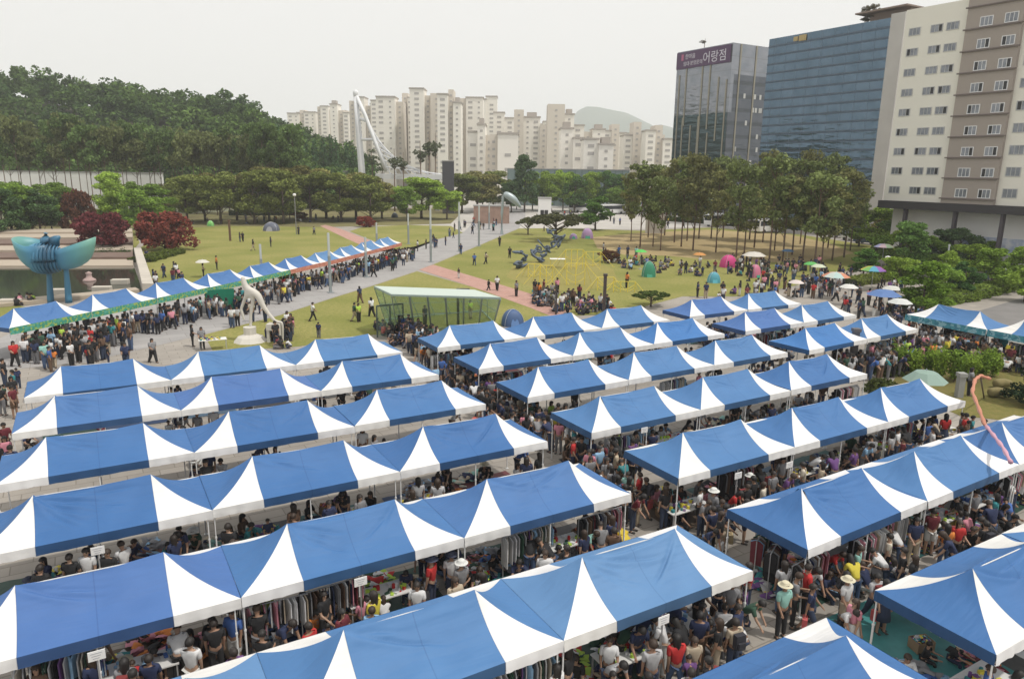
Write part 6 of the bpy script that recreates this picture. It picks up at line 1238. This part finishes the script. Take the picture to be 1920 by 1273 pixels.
poly_fill([(0, 720), (45, 715), (40, 790), (0, 800)], 5, 'at left by the left rows', {ST: 3}); poly_fill([(0, 850), (30, 840), (30, 900), (0, 910)], 2, 'at the left edge between the left rows', {ST: 1})
PEOPLE.sort(key=lambda q: math.hypot(q[0], q[1], CAMH - 1)); near, far = PEOPLE[:296], PEOPLE[296:]
bottoms_w = {'orange': (.55, .2, .05)}
def person(q):
    x, y, pose, place, rz, top, bot, z, child = q; i = rq.randrange(len(TPL[pose])); T = TPL[pose][i]
    top = top or rq.choices(list(TOPC), TW_)[0]; bot = bot or rq.choices(list(BOTC), BW_)[0]; a = POSES[pose][i]
    kid = rq.random() < .13 if child is None else child; s_ = (rq.uniform(.62, .8) if kid else rq.uniform(.93, 1.04))
    kind = 'skirt' if a.get('skirt') else ('shorts' if a.get('shorts') else 'trousers')
    lab = f"{'child' if kid else 'person'} in {top} top and {bot} {kind} {pose} {place}"
    if len(lab.split()) > 13: lab = f"{'child' if kid else 'person'} in {top} and {bot} {pose} {place}"
    if len(lab.split()) > 13: lab = f"{'child' if kid else 'person'} in {top} {pose} {place}"
    t = thing('person', lab, 'child' if kid else 'person', (x, y, z), rz, 'people ' + place); t.scale = (s_, s_, s_)
    sk = rq.choice([(.34, .20, .135), (.29, .17, .11), (.38, .24, .165)])
    link('body', T['body'], t, color=sk); link('shirt', T['top'], t, color=TOPC[top]); link(kind, T['bottom'], t, color=BOTC.get(bot) or bottoms_w.get(bot, (.2, .2, .2))); link('hair', T['hair'], t, color=rq.choice(HC_)); [link('shoe', s2, t) for s2 in T['shoe']]
    if T['hat'] is not None: link('sun_hat', T['hat'], t, color=rq.choice([(.6, .55, .4), (.65, .65, .62), (.05, .06, .1)]))
    elif rq.random() < .12 and pose in (ST, WK): link('backpack', PACK, t, color=rq.choice([(.03, .03, .04), (.2, .03, .03), (.05, .1, .2)]))
    if rq.random() < .2 and pose in (ST, WK): o = link('shopping_bag', BAG, t, color=rq.choice([(.6, .6, .6), (.03, .03, .04), (.5, .1, .1), (.45, .35, .2)])); o.location = T['hand']
    return t
for q in near: person(q)
# the farther, smaller figures read as a crowd: one object, coloured per garment
VA = []; FA = []; CA = []; off = 0; cache = {}
def arr(me):
    if me.name not in cache:
        v = np.empty(len(me.vertices) * 3, np.float32); me.vertices.foreach_get('co', v); cache[me.name] = (v.reshape(-1, 3), [tuple(p.vertices) for p in me.polygons])
    return cache[me.name]
for q in far:
    x, y, pose, place, rz, top, bot, z, child = q; T = rq.choice(LOW[pose] if math.hypot(x, y) > 48 else TPL[pose]); s_ = rq.uniform(.92, 1.04) if rq.random() > .13 else .72; c, sn = math.cos(rz), math.sin(rz)
    for key, col in (('body', rq.choice([(.36, .22, .15), (.30, .18, .12)])), ('top', TOPC[top or rq.choices(list(TOPC), TW_)[0]]), ('bottom', BOTC.get(bot) or BOTC[rq.choices(list(BOTC), BW_)[0]]), ('hair', HC_[0]), ('shoes', (.06, .05, .05))):
        v, f = arr(T[key]); w_ = v * s_; VA.append(np.stack([w_[:, 0] * c - w_[:, 1] * sn + x, w_[:, 0] * sn + w_[:, 1] * c + y, w_[:, 2] + z], 1)); FA += [tuple(k + off for k in p) for p in f]; CA += [col] * len(f); off += len(v)
if VA:
    me = bpy.data.meshes.new('crowd'); me.from_pydata(np.concatenate(VA).tolist(), [], FA); at_ = me.attributes.new('garment', 'FLOAT_COLOR', 'FACE'); at_.data.foreach_set('color', [c_ for col in CA for c_ in (*col, 1)]); me.polygons.foreach_set('use_smooth', [True] * len(FA))
    m = bpy.data.materials.new('crowd_cloth'); m.use_nodes = True; a_ = m.node_tree.nodes.new('ShaderNodeAttribute'); a_.attribute_name = 'garment'; m.node_tree.links.new(a_.outputs[0], m.node_tree.nodes['Principled BSDF'].inputs[0]); m.node_tree.nodes['Principled BSDF'].inputs['Roughness'].default_value = .85; me.materials.append(m)
    tag(link('crowd', me), 'dense distant crowd of small figures across the festival ground', 'crowd', kind='stuff')
print('people', len(near), len(far))
# ------------------------------------------------------------------ goods under and between the canopies
rg = random.Random(31)
GC_ = list(TOPC.items())
pile_me = []
for s_ in range(5):
    mb = MB(); r1 = random.Random(s_ + 50)
    for k in range(46):
        a = r1.uniform(0, 6.28); rr = math.sqrt(r1.random()); x, y = rr * .75 * math.cos(a), rr * .5 * math.sin(a); z = .02 + (1 - rr) * .16 * r1.random(); M = Matrix.Translation((x, y, z)) @ Matrix.Rotation(r1.uniform(0, 3), 4, 'Z') @ Matrix.Rotation(r1.uniform(-.4, .4), 4, 'X') @ Matrix.Rotation(r1.uniform(-.3, .3), 4, 'Y')
        w_, d_ = r1.uniform(.08, .17), r1.uniform(.06, .13); V = []; F = []; n = 4
        for i in range(n + 1):
            for j in range(n + 1): V.append(M @ Vector((w_ * (2 * i / n - 1), d_ * (2 * j / n - 1), .035 * (1 - max(abs(2 * i / n - 1), abs(2 * j / n - 1)) ** 2) + r1.uniform(-.012, .012))))
        for i in range(n):
            for j in range(n): F.append((i * (n + 1) + j, (i + 1) * (n + 1) + j, (i + 1) * (n + 1) + j + 1, i * (n + 1) + j + 1))
        mb.add(V, F, r1.randrange(8))
    pile_me.append(mb.mesh('clothes_pile', [mat('pile_' + n_.replace(' ', '_'), c, .85) for n_, c in [GC_[i] for i in ((s_ * 3 + j * 5) % 20 for j in range(8))]], True))
GM_ = [TOPC[k] for k in ('black', 'white', 'grey', 'navy', 'pink', 'beige', 'brown', 'maroon', 'pale grey', 'dark green', 'cream', 'sky blue', 'red', 'purple')]
gar = []
for s_ in range(4):
    mb = MB(); r1 = random.Random(s_ + 9)
    for k in range(20):
        x = -.82 + k * .086 + r1.uniform(-.03, .03); w_ = r1.uniform(.16, .23); l = r1.uniform(.55, 1.0); mi = r1.randrange(8); tw = r1.uniform(-.7, .7); c, s2 = math.cos(tw), math.sin(tw)
        pf = [(-w_ * .25, 0), (-w_, -.08), (-w_ * .9, -l), (w_ * .9, -l * r1.uniform(.94, 1)), (w_, -.08), (w_ * .25, 0)]
        A_ = [(x - s2 * p[0] * .5 - .014, p[0] * c, 1.5 + p[1]) for p in pf]; B_ = [(x - s2 * p[0] * .5 + .014, p[0] * c, 1.5 + p[1]) for p in pf]; mb.add(A_ + B_, [tuple(range(6)), tuple(range(6, 12))[::-1]] + [(i, 6 + i, 6 + (i + 1) % 6, (i + 1) % 6) for i in range(6)], mi)
    gar.append(mb.mesh('garments', [mat('garment_%d' % ((s_ * 4 + j) % 14), GM_[(s_ * 4 + j) % 14], .85, noise=(5, .5, None)) for j in range(8)]))
rk = MB(); rk.beam((-.9, 0, 1.52), (.9, 0, 1.52), .025, .025)
for s_ in (-.88, .88): rk.beam((s_, 0, 0), (s_, 0, 1.5), .025, .025); rk.beam((s_, -.25, .03), (s_, .25, .03), .03, .03)
RACK = rk.mesh('rack_frame', STEEL)
tb = MB(); tb.box(-.9, .9, -.38, .38, .70, .735); TTOP = tb.mesh('tabletop', mat('table_white', (.66, .65, .63), .6)); tb = MB(); tb.box(-.015, .015, -.015, .015, 0, .698); TLEG = tb.mesh('leg', STEEL)
TBX = mat('table_goods', (.4, .3, .3), .8)
tg = []
for s_ in range(3):
    mb = MB(); r1 = random.Random(s_ + 70)
    for k in range(26):
        x, y = r1.uniform(-.8, .8), r1.uniform(-.3, .3); w_, d_, h_ = r1.uniform(.03, .09), r1.uniform(.03, .08), r1.uniform(.03, .16); M = Matrix.Translation((x, y, .7352)) @ Matrix.Rotation(r1.uniform(0, 3), 4, 'Z')
        (mb.box(-w_, w_, -d_, d_, 0, h_, r1.randrange(8), M) if r1.random() < .6 else mb.lathe([(0, h_), (w_ * .6, h_ * .95), (w_ * .7, .0), (0, 0)], 8, r1.randrange(8), M.translation))
    tg.append(mb.mesh('table_wares', [MATS['pile_' + n_.replace(' ', '_')] if 'pile_' + n_.replace(' ', '_') in MATS else mat('pile_' + n_.replace(' ', '_'), c, .85) for n_, c in [GC_[i] for i in ((s_ * 4 + j * 5) % 20 for j in range(8))]]))
MATC = {'teal': (.02, .09, .09), 'dark green': (.012, .05, .035), 'blue': (.02, .05, .13), 'grey': (.08, .08, .08), 'charcoal': (.04, .04, .045), 'slate blue': (.07, .13, .20), 'wine red': (.14, .03, .035), 'brown': (.10, .07, .045)}  # sheet colours, darkened so that they carry some of the shade under the canopies
MATM = mat('groundsheet', objcol=True, rough=.6, noise=(3, .4, None), bump=(5, .5, .03))
def goods_place(kind, t, s_, o, z=0.0, rz=0):
    x, y, a = t[0], t[1], t[2]; return (x + math.cos(a) * s_ - math.sin(a) * o, y + math.sin(a) * s_ + math.cos(a) * o, z)
sb = MB(); sb.box(-.26, .26, -.19, .19, 0, .02); sb.box(-.26, .26, -.19, -.18, .021, .30); sb.box(-.26, .26, .18, .19, .021, .30); sb.box(-.26, -.25, -.178, .178, .021, .30); sb.box(.25, .26, -.178, .178, .021, .30); SBOX = sb.mesh('box', mat('cardboard', (.30, .21, .13), .9, noise=(2, .4, None)))
SHT = ['left end', 'middle', 'right end']
for (x, y, a, rl, idx) in TENTS:
    if 'food stall' in rl or 'lone' in rl: continue
    n_row = 2 if ('short' in rl or 'turquoise' in rl or rl == 'nearest right row') else 3; nm = (['left', 'right'] if n_row == 2 else SHT)[idx]
    sr = rl.replace(' by the hedge', ''); wh = f"under {nm} canopy, {sr}"
    T_ = (x, y, a)
    used_m = []
    for k, (s0, s1) in enumerate([(.25, 2.95), (3.05, 5.75)]):
        if rg.random() < .96:
            c = rg.choice([m_ for m_ in MATC if m_ not in used_m]); used_m.append(c); mb = MB(); n = 10; V = []; F = []
            for i in range(n + 1):
                for j in range(n + 1): V.append(((s1 - s0) * (i / n - .5), 2.5 * (j / n - .5) + .02 * math.sin(i * 2.1), .028 + .006 * math.sin(i * 1.9 + j * 1.3)))
            for i in range(n):
                for j in range(n): F.append((i * (n + 1) + j, (i + 1) * (n + 1) + j, (i + 1) * (n + 1) + j + 1, i * (n + 1) + j + 1))
            mb.add(V, F); o = build(mb, 'groundsheet', MATM, loc=goods_place('', T_, (s0 + s1) / 2, -.1), rz=a, color=MATC[c]); tag(o, f"{c} groundsheet {wh}", 'groundsheet', 'groundsheets under the canopies')
    pos = [.9, 2.3, 3.7, 5.1]; seen = {}
    for kk in range(5):
        s_, o_ = .7 + kk * 1.15, rg.uniform(.2, 1.2) if kk % 2 else rg.uniform(-.6, .3); p = goods_place('', T_, s_, o_)
        if hidden((p[0], p[1], .4)): continue
        qn = ['far left', 'left', 'middle', 'right', 'far right'][kk]
        if rg.random() < .55: t = thing('clothes_pile', f"inner clothes heap {wh}, {qn}", 'clothes pile', (p[0], p[1], .04), a + rg.uniform(0, 3), 'clothes heaps under the canopies'); o = link('folded_clothes', pile_me[rg.randrange(5)], t); o.scale = (1.2, 1.2, 1.6)
        else:
            t = thing('stock_box', f"cardboard box {wh}, {qn}", 'box', (p[0], p[1], .04), a + rg.uniform(-.4, .4), 'stock boxes under the canopies'); link('box', SBOX, t); o = link('folded_clothes', pile_me[rg.randrange(5)], t, loc=(0, 0, .26)); o.scale = (.32, .36, .8)
    for s_ in pos:
        r0 = rg.random(); o_ = rg.uniform(-1.15, -.7); p = goods_place('', T_, s_ + rg.uniform(-.15, .15), o_); q = ['leftmost', 'left inner', 'right inner', 'rightmost'][pos.index(s_)]
        if hidden((p[0], p[1], .9)) and hidden((p[0], p[1], .3)): continue
        if r0 < .40:
            t = thing('clothes_pile', f"outer clothes heap {wh}, {q}", 'clothes pile', (p[0], p[1], .04), a, 'clothes heaps under the canopies'); link('folded_clothes', pile_me[rg.randrange(5)], t); o = link('loose_clothes', pile_me[rg.randrange(5)], t, loc=(.3, .95, 0), rz=1.5)
        elif r0 < .66:
            t = thing('clothes_rack', f"clothes rail {wh}, {q}", 'clothes rack', (p[0], p[1], .01), a + rg.uniform(-.1, .1), 'clothes rails under the canopies'); link('rack_frame', RACK, t); link('garments', gar[rg.randrange(4)], t)
        elif r0 < .94:
            t = thing('folding_table', f"white table {wh}, {q}", 'table', (p[0], p[1], .01), a, 'folding tables of wares'); link('tabletop', TTOP, t)
            for lx in (-.85, .85):
                for ly in (-.33, .33): link('leg', TLEG, t, loc=(lx, ly, 0))
            link('wares', tg[rg.randrange(3)], t)['kind'] = 'stuff'
for i, (u, v, a, lab) in enumerate([(1450, 1100, 1.0, 'clothes rail standing in the open at the corner, nearest right rows'), (1425, 1075, 1.0, 'dark clothes rail behind the open one at the corner'), (1165, 880, .5, 'clothes rail with pink garments at the near aisle end')]):
    t = thing('clothes_rack', lab, 'clothes rack', G(u, v), a, 'clothes rails in the open'); link('rack_frame', RACK, t); link('garments', gar[i % 4], t)
for i, (u, v, a, lab) in enumerate([(1700, 1165, -.6, 'low white table of books at the nearest right canopy'), (400, 655, .45, 'white table in front of the bending sculpture'), (1850, 668, .3, 'white table by the turquoise-bannered row')]):
    t = thing('folding_table', lab, 'table', G(u, v), a, 'folding tables in the open'); link('tabletop', TTOP, t); link('wares', tg[i % 3], t)['kind'] = 'stuff'
    for lx in (-.85, .85):
        for ly in (-.33, .33): link('leg', TLEG, t, loc=(lx, ly, 0))
mb = MB(); mb.box(-2.6, 2.6, -1.2, 1.2, .024, .036); o = build(mb, 'groundsheet', MATM, loc=G(1760, 1235), rz=R(-60), color=(.05, .24, .24)); tag(o, 'large teal groundsheet in the open beside the nearest right canopy', 'groundsheet')
# bright heaps that stand out in the photograph
for u, v, c, w_, lab in [(1155, 1010, (.60, .45, .03), .4, 'yellow plastic bundle at the end of the third nearest left row'), (1110, 1020, (.5, .04, .03), .5, 'red heap at the end of the third nearest left row'), (1180, 760, (.0, .3, .1), .4, 'green bundle in the middle aisle'), (1345, 1180, (.04, .08, .35), .6, 'dark blue crates beside the nearest canopy'), (905, 788, (.55, .12, .10), .7, 'salmon red mat on goods under the third farthest left row end'), (1790, 985, (.62, .42, .05), .5, 'yellow heap of goods before the second nearest right row')]:
    b = G(u, v, .2); mb = MB(); r1 = random.Random(int(u)); 
    for k in range(9): M = Matrix.Translation((r1.uniform(-w_, w_) * .7, r1.uniform(-w_, w_) * .5, r1.uniform(.1, .35))) @ Matrix.Rotation(r1.uniform(0, 3), 4, 'Z') @ Matrix.Rotation(r1.uniform(-.5, .5), 4, 'X'); mb.box(-.2, .2, -.15, .15, -.1, .1, 0, M)
    o = build(mb, 'goods_heap', mat('heap_%d' % int(u), c, .7, noise=(4, .4, None)), loc=(b.x, b.y, 0)); bv = o.modifiers.new('b', 'BEVEL'); bv.width = .05; bv.segments = 2; tag(o, lab, 'goods')
# ------------------------------------------------------------------ labels: keep them short and one of a kind
from collections import defaultdict
byl = defaultdict(list)
for o in COL.objects:
    if o.parent is None and o.get('label'): byl[o['label']].append(o)
for lab, os_ in byl.items():
    if len(os_) > 1:
        os_.sort(key=lambda o: PX(o.location)[0])
        for i, o in enumerate(os_):
            o['label'] = lab + ', ' + ('leftmost' if i == 0 else ('rightmost' if i == len(os_) - 1 else (f'{onat(i)} from left' if i < len(os_) - i else f'{onat(len(os_) - 1 - i)} from right')))
# ------------------------------------------------------------------ haze over the whole place
mb = MB(); mb.box(-2600, 2600, -120, 4600, -1.2, 330); hz = build(mb, 'haze', [])
m = bpy.data.materials.new('haze_air'); m.use_nodes = True; n = m.node_tree; n.nodes.clear(); pv = n.nodes.new('ShaderNodeVolumePrincipled'); pv.inputs['Color'].default_value = (.95, .97, 1, 1); pv.inputs['Density'].default_value = .00029; pv.inputs['Anisotropy'].default_value = .0
oo = n.nodes.new('ShaderNodeOutputMaterial'); n.links.new(pv.outputs[0], oo.inputs['Volume']); hz.data.materials.clear(); hz.data.materials.append(m); hz['kind'] = 'stuff'; hz['label'] = 'thin pale summer haze over the whole park'; hz['category'] = 'haze'
